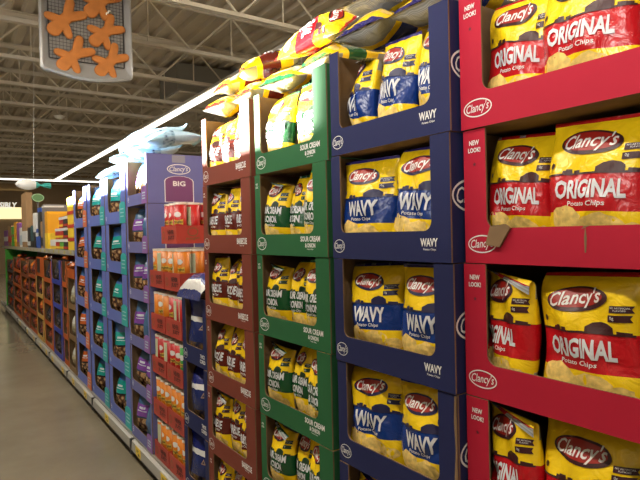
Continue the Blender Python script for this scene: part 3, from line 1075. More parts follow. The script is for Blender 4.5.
# --- red column
red = column('red', lambda: carton('display_carton', 0.545, 0.33, 0.42, RED, 0.066, 0.066, 0.085, 0.026, deco_red), 0.372, 0.917, XF, 0.33, 6,
             lambda k: '%s red window carton of the stack nearest the camera' % ORD[k], 'red cartons', seed=3)
spec_red = [
    [(-0.19, 0.14, -0.06, 0.08, 1, (1.0, 0.80)), (0.015, 0.0, -0.04, 0.05, 0, 1.0), (0.20, 0.0, -0.05, 0.03, 3, (1.0, 0.78))],
    [(-0.19, 0.16, -0.06, 0.05, 3, (0.97, 0.82)), (0.025, 0.06, -0.06, 0.04, 0, 1.02), (0.20, 0.0, -0.05, 0.06, 1, (1.0, 0.72))],
    [(-0.20, -0.30, -0.05, 0.02, 2, (1.0, 0.72)), (0.020, -0.03, -0.04, -0.02, 1, 1.0), (0.21, 0.0, -0.05, -0.02, 3, (1.0, 0.7))],
    [(-0.20, -0.25, -0.05, -0.03, 2, (1.0, 0.72)), (0.020, 0.02, -0.05, -0.05, 0, 0.97), (0.20, 0.1, -0.05, 0.04, 1, (1.0, 0.75))],
]
for k in range(4):
    bag_row(red[k], 'original', spec_red[k], ('yellow and red', 'red'), ORD[k], 'original chip bags', 0.545, (0, 1, 2) if k > 1 else (1, 0, 2))
# torn kraft scrap and crack on the second red carton
sc = add('torn_scrap', MB().prism([(-0.205, 0.045), (-0.165, 0.04), (-0.135, 0.085), (-0.150, 0.094), (-0.19, 0.09)], -0.009, -0.003, 0).mesh('torn_scrap', [KRAFT]), red[1][4])
sc['label'] = 'torn flap of bare brown board'
add('crack_line', art('crack_line', [(poly2d([[(0.037, 0.03), (0.040, 0.03), (0.042, 0.06), (0.039, 0.085), (0.036, 0.06)], [(0.030, 0.078), (0.048, 0.085), (0.036, 0.085)]]), 0, 0, 0)], [KRAFT], on_front()), red[1][4])

# --- blue column
blue = column('blue', lambda: carton('display_carton', 0.505, 0.33, 0.42, BLUE, 0.046, 0.066, 0.082, 0.022, deco_blue, 0.028), 0.928, 1.433, XF - 0.032, 0.33, 6,
              lambda k: '%s dark blue window carton of the stack left of the red one' % ORD[k], 'dark blue cartons', seed=8)
spec_blue = [
    [(-0.19, -0.35, -0.02, 0.06, 2, (1.0, 0.66)), (0.0, 0.0, -0.05, 0.06, 0, (1.0, 0.70)), (0.16, 0.05, -0.04, 0.04, 3, (1.0, 0.64))],
    [(-0.13, 0.16, -0.05, 0.0, 0, 0.98), (0.12, 0.05, -0.04, 0.08, 1, 1.0)],
    [(-0.13, 0.14, -0.05, -0.05, 3, 0.98), (0.12, 0.0, -0.05, -0.02, 0, 1.0)],
    [(-0.13, 0.16, -0.04, -0.03, 1, 1.0), (0.11, 0.03, -0.04, -0.07, 0, 1.0)],
    [(-0.13, 0.05, -0.05, 0.0, 2, 1.0), (0.12, 0.05, -0.05, 0.0, 1, 1.0)],
]
for k in range(5):
    bag_row(blue[k], 'wavy', spec_blue[k], ('yellow and blue', 'dark blue'), ORD[k], 'wavy chip bags', 0.505, (0, 1, 2) if k == 0 else None)
te = add('torn_edge', MB().prism([(0.246, 0.05), (0.2515, 0.05), (0.2515, 0.325), (0.246, 0.325), (0.243, 0.26), (0.247, 0.19), (0.242, 0.12)], -0.004, -0.0008, 0).mesh('torn_edge', [KRAFT]), blue[3][4])
te['label'] = 'torn bare board along the right pillar'

# --- green column
green = column('green', lambda: carton('display_carton', 0.515, 0.33, 0.42, GREEN, 0.045, 0.082, 0.082, 0.026, deco_green, 0.030), 1.497, 2.020, XF - 0.005, 0.33, 6,
               lambda k: '%s green window carton, stack between the blue and brown ones' % ORD[k], 'green cartons', seed=12)
spec_green = [
    [(-0.15, -0.10, -0.05, 0.12, 1, 1.0), (0.10, 0.0, -0.02, 0.04, 0, 1.0)],
    [(-0.18, 0.10, -0.05, 0.06, 2, (0.97, 0.69)), (-0.03, -0.08, -0.04, 0.05, 3, (0.96, 0.64)), (0.125, 0.06, -0.04, 0.05, 0, (1.0, 0.72))],
    [(-0.18, 0.06, -0.05, 0.0, 2, (0.97, 0.69)), (-0.03, 0.05, -0.04, -0.02, 1, (0.97, 0.64)), (0.125, 0.06, -0.04, -0.03, 0, (0.98, 0.70))],
    [(-0.18, 0.10, -0.05, 0.0, 2, (0.97, 0.69)), (-0.03, -0.12, -0.04, 0.0, 1, (0.97, 0.65)), (0.125, 0.05, -0.04, 0.0, 3, (0.97, 0.70))],
    [(-0.18, 0.06, -0.05, 0.02, 2, (0.97, 0.69)), (-0.03, -0.08, -0.04, 0.0, 0, (0.95, 0.65)), (0.125, 0.0, -0.04, -0.05, 3, (0.97, 0.70))],
]
for k in range(5):
    bag_row(green[k], 'sour', spec_green[k], ('yellow and green', 'green'), ORD[k], 'sour cream chip bags', 0.515, (0, 2, 1) if k else (0, 1))

# --- brown column
brown = column('brown', lambda: carton('display_carton', 0.505, 0.33, 0.42, BROWN, 0.050, 0.085, 0.085, 0.022, deco_brown, 0.024), 2.055, 2.566, XF - 0.010, 0.33, 6,
               lambda k: '%s brown-red window carton, stack left of the green one' % ORD[k], 'brown-red cartons', seed=17)
for k in range(6):
    rr_ = random.Random(40 + k)
    sp_ = [(-0.18, rr_.uniform(-0.05, 0.2), -0.05, rr_.uniform(-0.04, 0.05), (1, 2, 0)[k % 3], (0.97, 0.64)), (-0.03, rr_.uniform(-0.12, 0.06), -0.04, rr_.uniform(-0.04, 0.04), (3, 0, 1)[k % 3], (0.97, 0.63)), (0.12, rr_.uniform(-0.06, 0.1), -0.04, rr_.uniform(-0.04, 0.04), (0, 3, 2)[k % 3], (0.97, 0.66))]
    bag_row(brown[k], 'barbecue', sp_, ('yellow and brown', 'brown-red'), ORD[k], 'barbecue chip bags', 0.505, (0, 2, 1))

# --- bags lying on top of the front stacks
TOPZ = BASE + 6 * 0.33


def lay(yaw, tilt, roll):
    """roll the upright bag in its own plane, tilt it, then turn it about the vertical"""
    return tuple((Matrix.Rotation(ROT + yaw, 3, 'Z') @ Matrix.Rotation(tilt, 3, 'X') @ Matrix.Rotation(roll, 3, 'Y')).to_euler())


LIE = [
    # kind, var, X, Y, rot, scale, label
    ('wavy', 3, XF - 0.03, 1.31, lay(0.10, -1.50, 0.04), 1.0, 'yellow and blue chip bag lying at the left on top of the blue stack'),
    ('wavy', 0, XF - 0.01, 1.07, lay(-0.05, -1.48, -0.05), 1.0, 'yellow and blue chip bag lying at the right on top of the blue stack'),
    ('wavy', 1, XF + 0.04, 1.33, lay(0.15, -1.46, 0.08), 1.0, 'yellow and blue chip bag crowning the pile on the blue stack'),
    ('wavy', 2, XF + 0.02, 1.10, lay(-0.1, -1.42, -0.03), 1.0, 'yellow and blue chip bag on the pile, against the red stack'),
    ('sour', 0, XF + 0.02, 1.88, lay(0.25, -1.45, 0.05), 1.0, 'yellow and green chip bag lying at the left on the green stack'),
    ('sour', 3, XF + 0.04, 1.66, lay(0.0, -1.42, 0.05), 1.0, 'yellow and green chip bag lying at the right on the green stack'),
    ('original', 1, XF + 0.06, 1.84, lay(0.15, -0.85, 1.35), 1.0, 'yellow and red chip bag crowning the pile on the green stack'),
    ('barbecue', 0, XF + 0.0, 2.45, lay(0.15, -1.45, 0.05), 1.0, 'yellow and brown chip bag lying at the left on the brown stack'),
    ('barbecue', 3, XF + 0.02, 2.20, lay(-0.1, -1.45, -0.04), 1.0, 'yellow and brown chip bag lying at the right on the brown stack'),
    ('barbecue', 1, XF + 0.03, 2.44, lay(0.2, -1.35, 0.30), 1.0, 'yellow and brown chip bag in the middle of the pile on the brown stack'),
    ('barbecue', 2, XF + 0.04, 2.24, lay(0.1, -1.25, 0.5), 1.0, 'yellow and brown chip bag crowning the pile on the brown stack'),
]
pile = []
for kind, va, X, Y, ro, s, lb in LIE:
    drop(chip_bag(kind, va), lb, 'chip bag', 'bags lying on the stacks', X, Y, TOPZ, ro, s, pile)

# --- navy tortilla stack
navy = column('navy', lambda: carton('display_carton', 0.335, 0.36, 0.42, NAVY, 0.052, 0.045, 0.095, 0.02, deco_navy), 2.585, 2.922, XF - 0.004, 0.36, 3,
              lambda k: '%s dark navy carton in the short stack left of the brown one' % ['top', 'middle', 'bottom'][k], 'dark navy cartons', seed=21)
for k in range(3):
    o_ = ['top', 'middle', 'bottom'][k]
    settled(navy[k], 0.335, 0.3575, 0.42, [(pouch('tortilla', k, 0.315, 0.345, 0.16), 'dark navy bag with white stripe in the %s dark navy carton' % o_, 'chip bag', 'navy bags', -0.02, 0.45, -0.05, (0.05, -0.04, 0.03)[k], 1.0)])
drop(pouch('tortilla_top', 3, 0.30, 0.36, 0.12, 0, (-1.5, 0.70)), 'crumpled navy and white bag slumped on top of the navy stack', 'chip bag', 'navy bags', XF + 0.295, 2.752, BASE + 3 * 0.36, lay(0.03, -1.55, PI), 1.0, [], XF - 0.012)

# --- canister trays
CANRED = mk('can_red', (0.42, 0.012, 0.012), 0.35)
CANOR = mk('can_orange', (0.60, 0.18, 0.006), 0.4)
CANGR = mk('can_green', (0.04, 0.30, 0.05), 0.35)
LID = mk('can_lid', (0.72, 0.68, 0.58), 0.35)
PANEL = mk('nutrition_panel', (0.52, 0.56, 0.38), 0.5)
CANY = mk('can_gold', (0.60, 0.42, 0.06), 0.4)
TRAYM = mk('tray_red', (0.40, 0.045, 0.028), 0.55, var=0.06)
TRAYINK = mk('tray_ink', (0.03, 0.006, 0.006), 0.6)
GOLDINK = mk('tray_gold', (0.20, 0.10, 0.035), 0.6)
CANR, CANH = 0.0375, 0.235
CANS = {}


def canister(color, face):
    key = (color, face)
    if key in CANS:
        return CANS[key]
    cm = {'red': CANRED, 'orange': CANOR, 'green': CANGR}[color]
    root = add('chip_canister', MB().lathe([(0, 0), (CANR, 0.0), (CANR, CANH - 0.012), (CANR - 0.001, CANH - 0.012)], 20).mesh('canister_body', [cm], False))
    for p in root.data.polygons:
        p.use_smooth = abs(p.normal.z) < 0.5
    add('lid', MB().lathe([(CANR, CANH - 0.012), (CANR + 0.0015, CANH - 0.011), (CANR + 0.0015, CANH), (CANR - 0.004, CANH), (CANR - 0.006, CANH - 0.004), (0, CANH - 0.004)], 20).mesh('lid', [LID]), root)
    add('metal_rim', MB().lathe([(CANR + 0.0008, 0), (CANR + 0.0012, 0.004), (CANR + 0.0002, 0.006)], 20).mesh('metal_rim', [HOUSM]), root)

    def wrap(off, rot0=0.0):
        def f(x, z, mi=0):
            a = x / CANR + rot0
            R_ = CANR + off + 0.0004 * mi
            return (R_ * math.sin(a), -R_ * math.cos(a), z)
        return f
    lm = add('logo_ribbon', art('logo_ribbon', [(poly2d([[(-0.033, 0.105), (0, 0.112), (0.033, 0.105), (0.033, 0.138), (0, 0.130), (-0.033, 0.138)]]), 0, 0, 0)], [CANY], wrap(0.0006), 0.008), root)
    add('lettering', art('logo_lettering', [(text2d('Pringles', 0.018, 0.060, 0.02), 0, 0.121, 0)], [BLACKP], wrap(0.0012), 0.008), lm)
    add('flavour_patch', art('flavour_patch', [(poly2d([ell(0, 0.065, 0.026, 0.016, 16)]), 0, 0, 0)], [mk('can_patch', (0.66, 0.36, 0.16), 0.4)], wrap(0.0006), 0.008), root)
    add('white_blaze', art('white_blaze', [(poly2d([ell(0, 0.165, 0.022, 0.016, 16)]), 0, 0, 0)], [WHITE], wrap(0.0006), 0.008), root)
    add('nutrition_panel', art('nutrition_panel', [(poly2d([[(-0.025, 0.03), (0.025, 0.03), (0.025, 0.21), (-0.025, 0.21)]]), 0, 0, 0)], [PANEL], wrap(0.0006, 2.4), 0.008), root)
    CANS[key] = root
    return root


def tray_proto():
    w, d, h = 0.262, 0.36, 0.105
    root = add('canister_tray', None)
    T = 0.004
    fp = add('front_panel', MB().box(-w / 2, w / 2, 0, T, 0, h).mesh('front_panel', [TRAYM]), root)
    for a, b_ in ((-w / 2, -w / 2 + T), (w / 2 - T, w / 2)):
        sd = add('side_panel', MB().box(a, b_, T, d, 0, h).mesh('side_panel', [TRAYM]), root)
    add('back_panel', MB().box(-w / 2 + T, w / 2 - T, d - T, d, 0, h).mesh('back_panel', [TRAYM]), root)
    add('bottom_panel', MB().box(-w / 2 + T, w / 2 - T, T, d - T, 0, T).mesh('bottom_panel', [TRAYM]), root)
    letters(fp, 'NEVER', 0.040, 0.068, 0.026, 0.105, on_front(), TRAYINK, name='slogan_lettering')
    letters(fp, 'JUST', 0.045, 0.034, 0.028, 0.11, on_front(), TRAYINK, name='slogan_lettering')
    add('gold_mark', art('gold_mark', [(ring2d(0.022, 0.025, 0.007, 16), -0.085, 0.05, 0)], [GOLDINK], on_front()), fp)
    ml = add('side_mark', art('side_mark', [(ring2d(0.034, 0.026, 0.006, 18), 0.10, 0.068, 0)], [GOLDINK], on_right(w / 2)), sd)
    add('lettering', art('side_lettering', [(text2d('Pringles', 0.022, 0.085, 0.02), 0.10, 0.028, 0, 0.12)], [GOLDINK], on_right(w / 2)), ml)
    letters(sd, 'NEVER', 0.25, 0.072, 0.022, 0.085, on_right(w / 2), TRAYINK, name='slogan_lettering')
    letters(sd, 'JUST', 0.255, 0.040, 0.026, 0.095, on_right(w / 2), TRAYINK, name='slogan_lettering')
    return root


TRAY = tray_proto()
TH = 0.272
trays = []
# (level from base, left y, right y)
cols_c = [(2.945, 3.207), (3.222, 3.484)]
colr = {5: 'red', 4: 'orange', 3: 'mix', 2: 'red', 1: 'orange', 0: 'orange'}
lvname = {5: 'top', 4: 'second', 3: 'third', 2: 'fourth', 1: 'fifth', 0: 'lowest'}
for lv in range(6):
    for ci, (ya, yb) in enumerate(cols_c):
        if lv == 5:
            if ci == 1:
                continue
            ya, yb = 3.04, 3.302
        z = BASE + TH * lv
        side = ('left', 'right')[1 - ci]
        lb = 'single red canister tray crowning the canister stacks' if lv == 5 else '%s red canister tray from the top in the %s canister stack' % (lvname[lv], side)
        yc = (ya + yb) / 2
        X0 = XF + (0.02 if lv == 5 else 0.0)
        put(TRAY, lb, 'tray', 'canister trays', (X0, yc, z), (0, 0, ROT))
        rows = 4 if lv >= 4 else 2
        rc = random.Random(lv * 10 + ci)
        for r_ in range(rows):
            for c_ in range(3):
                cl = colr[lv]
                if cl == 'mix':
                    cl = 'orange' if (ci == 1) else 'red'
                if lv == 2 and ci == 0 and c_ == 2 and r_ == 0:
                    cl = 'green'
                if lv == 4 and ci == 0 and r_ >= 2:
                    cl = 'red'
                lx, ly = -0.082 + 0.082 * c_, 0.046 + 0.082 * r_
                back = rc.random() < 0.25
                tw = rc.uniform(-0.35, 0.75) + (3.4 if back else 0)
                pos = ['left', 'middle', 'right'][c_]
                rn_ = ['front', 'second', 'third', 'rear'][r_]
                lbl = '%s chip canister, %s row %s, in the %s' % (cl, rn_, pos, 'crowning canister tray' if lv == 5 else '%s tray of the %s canister stack' % (lvname[lv], side))
                put(canister(cl, 0), lbl, 'canister', 'chip canisters', (X0 + ly, yc - lx, z + 0.005), (0, 0, ROT + tw))

# ================================================================== LAVENDER COLUMNS
def purple_proto():
    r = carton('display_carton', 0.475, 0.3245, 0.42, LAVP, 0.030, 0.030, 0.075, 0.022, deco_lav(PURTAG, True))
    # printed right side: brand oval, badge with the word BIG
    w = 0.475
    logo(r, 0.215, 0.225, 0.080, 0.034, on_right(w / 2), name='side_brand_mark')
    pts = [(-0.10, 0.0), (0.10, 0.0), (0.10, 0.14)] + [(0.10 * math.cos(t * PI / 8), 0.14 + 0.035 * math.sin(t * PI / 8)) for t in range(1, 8)] + [(-0.10, 0.14)]
    pts2 = [(x * 0.94, 0.004 + z * 0.965) for x, z in pts]
    bd = add('side_badge', art('side_badge', [(poly2d([pts]), 0.215, 0.006, 0), (poly2d([pts2]), 0.215, 0.006, 1)], [WHITE, mk('badge_plum', (0.17, 0.055, 0.16), 0.5)], on_right(w / 2)), r)
    letters(bd, 'BIG', 0.215, 0.130, 0.034, 0.085, on_right(w / 2, 0.0022), name='badge_lettering')
    return r


purple = column('purple', purple_proto, 3.500, 3.980, XF - 0.004, 0.3245, 6,
                lambda k: '%s lavender carton with purple tag, stack left of the canisters' % ORD[k], 'purple-tag cartons', seed=31)
st_ = add('paper_sticker', art('paper_sticker', [(poly2d([[(-0.045, 0), (0.045, 0), (0.045, 0.05), (-0.045, 0.05)]]), 0.215, 0.268, 0)], [mk('sticker_grey', (0.26, 0.26, 0.32), 0.6)], on_right(0.2375)), purple[0][4])
for k in range(6):
    rr_ = random.Random(60 + k)
    settled(purple[k], 0.475, 0.322, 0.42, [
        (pouch('pretzel_purple' if k % 2 == 0 else 'pretzel_blue', 3 if k % 2 == 0 else k % 3), 'dark blue snack bag at the right in the %s purple-tag carton' % ORD[k], 'snack bag', 'purple-tag snack bags', 0.10, rr_.uniform(-0.2, 0.3), -0.05, rr_.uniform(-0.08, 0.08), 1.0),
        (pouch('pretzel_purple', k % 3), 'dark blue snack bag with purple panel, left in the %s purple-tag carton' % ORD[k], 'snack bag', 'purple-tag snack bags', -0.11, rr_.uniform(0.1, 0.45), -0.05, rr_.uniform(-0.08, 0.08), 1.0)])

HL = 0.3777


def lav_column(kind, y0, y1, tagm, pk, lbl, seed, nb):
    w = y1 - y0 - 0.03
    cl = column(kind, lambda: carton('display_carton', w, HL, 0.42, LAV, 0.10, 0.125, 0.09, 0.06, deco_lav(tagm), 0.05), y0 + 0.015, y1 - 0.015, XF, HL, 5,
                lambda k: '%s lavender carton of the %s stack' % (['top', 'second', 'third', 'fourth', 'lowest'][k], lbl), lbl + ' cartons', seed=seed, jit=0.006)
    for k in range(5):
        rr_ = random.Random(seed * 10 + k)
        settled(cl[k], w, HL - 0.0025, 0.42, [(pouch(pk, (k + i + seed) % 3, 0.28, 0.35, 0.20), 'blue snack bag, %s in the %s carton of the %s stack' % (('left', 'right')[i], ['top', 'second', 'third', 'fourth', 'lowest'][k], lbl), 'snack bag', lbl + ' bags', (-0.15, 0.15)[i] + rr_.uniform(-0.03, 0.03), rr_.uniform(0.15, 0.55) if i == 0 else rr_.uniform(-0.1, 0.3), -0.05, rr_.uniform(-0.1, 0.1), 1.0) for i in (0, 1)])
    return cl


lav_column('teal', 4.005, 4.640, TEAL, 'pretzel_teal', 'near teal-tag', 5, 2)
lav_column('teal_b', 4.645, 5.300, TEAL, 'pretzel_teal', 'far teal-tag', 6, 2)
lav_column('ortag', 5.305, 5.955, ORTAG, 'pretzel_orange', 'orange-tag', 7, 2)

# bags lying on top of the lavender stacks
PZ = BASE + 6 * 0.3245
LZ = BASE + 5 * HL
pile = []
for kind, va, X, Y, ro, s, lb in [
    ('top_ice', 0, XF + 0.0, 3.86, lay(0.1, -1.45, 0.05), 1.05, 'pale blue snack bag lying at the left on the purple-tag stack'),
    ('top_ice', 1, XF + 0.0, 3.60, lay(0.0, -1.42, 0.1), 1.15, 'pale blue snack bag lying along the right edge of the purple-tag stack'),
    ('top_ice', 2, XF + 0.02, 3.84, lay(0.1, -1.3, 0.2), 1.1, 'pale blue snack bag leaning on the pile of the purple-tag stack'),
    ('top_ice', 3, XF - 0.02, 4.14, lay(0.2, -1.35, 0.05), 1.05, 'pale blue snack bag at the right on the near teal-tag stack'),
    ('top_ice', 0, XF + 0.0, 4.42, lay(-0.2, -1.4, 0.0), 1.05, 'pale blue snack bag at the left on the near teal-tag stack'),
    ('top_ice', 1, XF + 0.0, 4.18, lay(0.3, -1.0, 0.6), 1.05, 'pale blue snack bag crowning the near teal-tag stack'),
    ('top_ice', 2, XF + 0.0, 4.86, lay(0.3, -1.2, 0.4), 1.05, 'pale blue snack bag lying on the far teal-tag stack'),
]:
    drop(pouch(kind, va, 0.25, 0.34, 0.09), lb, 'snack bag', 'bags lying on the lavender stacks', X, Y, PZ if 'purple' in lb else LZ, ro, s, pile)

# ================================================================== FAR COLUMNS UNDER THE EYE-LEVEL SHELF
def far_stack(kind, y0, y1, H, levels, cm, pk, name, seed, nb=2, pl=0.07, pr=0.09, per_label=None):
    pl, pr = pl * 0.6, pr * 0.6
    w = y1 - y0 - 0.02
    cl = column(kind, lambda: carton('display_carton', w, H, 0.40, cm, pl, pr, 0.06, 0.03), y0 + 0.01, y1 - 0.01, XF, H, levels,
                lambda k: '%s %s' % (['top', 'second', 'third', 'fourth', 'fifth'][k] if k < levels - 1 else 'lowest', name), name + 's', seed=seed, jit=0.006)
    for k in range(levels):
        rr_ = random.Random(seed * 11 + k)
        its = []
        for i in range(nb):
            lx = (-w / 2 + pl + (w - pl - pr) * (i + 0.5) / nb)
            kk = pk[(k + i) % len(pk)]
            its.append((pouch(kk, (k + i) % 3, 0.22, 0.26, 0.17, 1), 'sweets bag%s in the %s %s' % ('' if nb == 1 else ', ' + (['left', 'right'] if nb == 2 else ['left', 'middle', 'right'])[i], ['top', 'second', 'third', 'fourth', 'fifth'][k] if k < levels - 1 else 'lowest', name), 'sweets bag', name + ' bags', lx, rr_.uniform(0.1, 0.5), -0.05, rr_.uniform(-0.1, 0.1), 1.0))
        settled(cl[k], w, H - 0.0025, 0.40, its)
    return cl


far_stack('tan', 6.00, 6.40, 0.33, 3, TANC, ['candy_white'], 'brown board carton next to the lavender stacks', 51, 2, 0.05, 0.05)
far_stack('slim', 6.42, 6.74, 0.29, 4, ORANGEC, ['candy_orange', 'candy_dark'], 'narrow orange carton left of the brown board stack', 52, 1, 0.05, 0.08)
far_stack('cobalt', 6.78, 7.42, 0.29, 4, COBALT, ['candy_dark'], 'cobalt blue carton in the far orange run', 53, 2, 0.09, 0.16)
far_stack('orange', 7.46, 8.16, 0.282, 4, ORANGEC, ['candy_dark', 'candy_brown'], 'orange carton left of the cobalt stack', 54, 2, 0.08, 0.18)
far_stack('mustard', 8.20, 8.86, 0.295, 3, YELC, ['candy_brown', 'candy_orange'], 'mustard carton in the far orange run', 55, 2, 0.10, 0.12)
far_stack('orange_b', 8.90, 9.70, 0.275, 4, ORANGED, ['candy_orange', 'candy_brown'], 'dark orange carton left of the mustard stack', 56, 3)
far_stack('orange_c', 9.74, 10.80, 0.262, 4, mk('carton_rust', (0.20, 0.055, 0.02), 0.62, var=0.1, spec=0.2), ['candy_brown', 'candy_orange'], 'rust carton in the second stack beyond mustard', 57, 3, 0.1, 0.1)
far_stack('orange_d', 10.85, 12.15, 0.27, 4, ORANGEC, ['candy_red', 'candy_brown'], 'bright orange carton near the far shelf end', 58, 3, 0.16, 0.16)
far_stack('dark_end', 12.20, 13.40, 0.25, 4, mk('carton_black', (0.03, 0.03, 0.04), 0.5), ['candy_dark', 'candy_red'], 'black carton beside the green end panel', 59, 3, 0.1, 0.1)
# closed orange carton on the mustard stack, short tray on the brown board stack
oc = add('closed_carton', None)
tag(oc, 'closed orange carton standing on the mustard stack', 'carton')
add('body', MB().box(-0.33, 0.33, 0, 0.40, 0, 0.27).mesh('body', [ORANGEC]), oc)
add('window', MB().box(-0.27, 0.0, -0.003, 0, 0.05, 0.25).mesh('window', [BLACKP]), oc)
add('tape', MB().box(-0.33, 0.33, 0.18, 0.22, 0.27, 0.272).mesh('tape', [KRAFT]), oc)
oc.location, oc.rotation_euler = (XF + 0.01, 8.53, BASE + 3 * 0.295), (0, 0, ROT)
ot = add('open_tray', None)
tag(ot, 'low orange tray on top of the brown board stack', 'tray')
for bx in ((-0.19, 0.19, 0, 0.006, 0, 0.10), (-0.19, 0.19, 0.394, 0.40, 0, 0.10), (-0.19, -0.184, 0.006, 0.394, 0, 0.10), (0.184, 0.19, 0.006, 0.394, 0, 0.10), (-0.184, 0.184, 0.006, 0.394, 0, 0.006)):
    add('tray_panel', MB().box(*bx).mesh('tray_panel', [ORANGEC]), ot)
ot.location, ot.rotation_euler = (XF, 6.20, BASE + 0.99), (0, 0, ROT)
k = 0
for X, Y, z, ro, lb in [
    (XF - 0.01, 6.12, 1.272, (-1.35, 0.1, ROT + 0.3), 'small orange sweets bag at the right of the low orange tray'),
    (XF + 0.0, 6.30, 1.272, (-1.35, -0.1, ROT - 0.3), 'small orange sweets bag at the left of the low orange tray'),
    (XF + 0.0, 6.58, 1.34, (-1.45, 0.1, ROT), 'small orange sweets bag lying on the narrow orange stack'),
    (XF + 0.0, 7.62, 1.308, (-1.45, 0.1, ROT + 0.2), 'small sweets bag at the right on the orange stack beside cobalt'),
    (XF + 0.0, 7.99, 1.308, (-1.45, 0, ROT - 0.2), 'small sweets bag at the left on the orange stack beside cobalt'),
    (XF + 0.0, 10.1, 1.228, (-1.45, 0, ROT - 0.2), 'small sweets bag on the rust stack beyond mustard'),
    (XF + 0.0, 11.3, 1.26, (-1.45, 0, ROT + 0.2), 'small sweets bag on the bright orange stack near the shelf end'),
]:
    drop(pouch(['candy_orange', 'candy_brown'][k % 2], k % 3, 0.21, 0.25, 0.11, 1), lb, 'sweets bag', 'bags lying on the far stacks', X, Y, z, lay(0.2, -1.5, 0), 0.62, pile)
    k += 1
gp = add('end_panel', None)
tag(gp, 'bright green end panel at the far end of the shelving', 'panel')
add('board', MB().box(XF - 0.02, XF + 0.6, 13.5, 13.56, 0.181, 1.40).mesh('board', [mk('panel_green', (0.05, 0.34, 0.03), 0.5)]), gp)
add('foot', MB().box(XF, XF + 0.5, 13.57, 13.65, 0.181, 0.22).mesh('foot', [METALD]), gp)

# ------------------------------------------------------------------ eye-level shelf with goods
sh_ = add('upper_shelf', None)
tag(sh_, 'grey eye-level shelf with price rail above the far orange cartons', 'shelf')
SY0, SY1, SZ = 5.975, 14.4, 1.462
add('shelf_board', MB().box(XF + 0.006, XF + 0.615, SY0, SY1, SZ - 0.03, SZ).mesh('shelf_board', [METAL]), sh_)
add('price_rail', MB().box(XF - 0.004, XF + 0.004, SY0, SY1, SZ - 0.05, SZ + 0.004).mesh('price_rail', [RAILM]), sh_)
t_me = MB().box(-0.001, 0.001, -0.04, 0.04, -0.018, 0.018).mesh('price_tag', [mk('faded_tag', (0.45, 0.40, 0.10), 0.5)])
ty = SY0 + 0.15
while ty < 13.8:
    t_ = add('price_tag', t_me, sh_)
    t_.location = (XF - 0.0055, ty, SZ - 0.023)
    ty += 0.36
add('upright', MB().box(XF + 0.56, XF + 0.615, SY0 + 0.01, SY0 + 0.05, 0.18, SZ - 0.031).mesh('upright', [METALD]), sh_)


def pack(name, y0, y1, z0, z1, x0, d, body, label, cat, trims=(), group=None, top=None):
    """upright carton/pouch with printed bands (a0,a1,material) and rounded shoulders"""
    r = add(name, None)
    tag(r, label, cat, group)
    w, h = y1 - y0, z1 - z0
    sh = min(0.03, w * 0.12, h * 0.12)
    poly = [(-w / 2, 0), (w / 2, 0), (w / 2, h - sh), (w / 2 - sh, h), (-w / 2 + sh, h), (-w / 2, h - sh)]
    add('body', MB().prism(poly, 0, d).mesh('body', [body]), r)
    for a0, a1, m_ in trims:
        add('printed_band', MB().box(-w / 2 - 0.001, w / 2 + 0.001, -0.004, d * 0.8, h * a0, h * a1).mesh('printed_band', [m_]), r)
    if top:
        add('cap', MB().box(-w * 0.3, w * 0.3, d * 0.2, d * 0.8, h, h + top[0]).mesh('cap', [top[1]]), r)
    r.location, r.rotation_euler = (x0, (y0 + y1) / 2, z0), (0, 0, ROT)
    return r


PY = mk('pack_yellow', (0.80, 0.55, 0.03), 0.45)
PR = mk('pack_red', (0.50, 0.03, 0.02), 0.45)
PK = mk('pack_black', (0.03, 0.03, 0.03), 0.45)
PG = mk('pack_green', (0.10, 0.42, 0.06), 0.45)
PO = mk('pack_orange', (0.75, 0.34, 0.01), 0.45)
PP = mk('pack_purple', (0.25, 0.08, 0.30), 0.45)
PB = mk('pack_blue', (0.03, 0.09, 0.40), 0.45)
PW = mk('pack_white', (0.72, 0.72, 0.70), 0.45)
PT = mk('pack_tan', (0.34, 0.20, 0.09), 0.6)
PGY = mk('pack_grey', (0.16, 0.15, 0.15), 0.5)
PDT = mk('pack_dark_teal', (0.03, 0.09, 0.10), 0.5)
S = SZ + 0.001
for i in range(4):
    pack('snack_box', 6.0, 6.33, S + 0.14 * i, S + 0.14 * (i + 1) - 0.002, XF + 0.01, 0.3, PY, '%s yellow box with red band in the column beside the lavender stack' % ['lowest', 'second', 'third', 'top'][i], 'box', [(0.70, 0.95, PR)], 'yellow boxes')
grid_c = [(6.37, 6.60), (6.62, 6.86), (6.88, 7.14)]
gm = [[PK, PG, PR], [PK, PR, PR], [PK, PR, PR]]
gl = [['black', 'green', 'red'], ['black', 'red', 'scarlet'], ['black', 'crimson', 'red']]
for c_, (a, b_) in enumerate(grid_c):
    for r_ in range(3 if c_ < 2 else 2):
        pack('snack_box', a, b_, S + 0.125 * r_, S + 0.125 * (r_ + 1) - 0.002, XF + 0.01, 0.14, gm[r_][c_], '%s small %s box, %s column from the yellow boxes on the upper shelf' % (['lowest', 'middle', 'top'][r_], gl[r_][c_], ['first', 'second', 'third'][c_]), 'box', [(0.72, 0.96, PW), (0.1, 0.3, PY if c_ else PR)], 'small boxes')
pack('display_box', 7.72, 7.95, S, 1.945, XF + 0.01, 0.3, PO, 'orange display box rising beyond the small boxes on the upper shelf', 'box', [(0.0, 0.42, PY)])
pack('display_box', 7.97, 8.17, S, 2.05, XF + 0.01, 0.3, PGY, 'grey box rising just behind the orange display box', 'box', [(0.93, 0.97, PW)])
pack('snack_pouch', 7.20, 7.58, S, 1.66, XF + 0.02, 0.12, PY, 'yellow pouch in front of the orange display box, left end', 'pouch', [(0.2, 0.6, PW)])
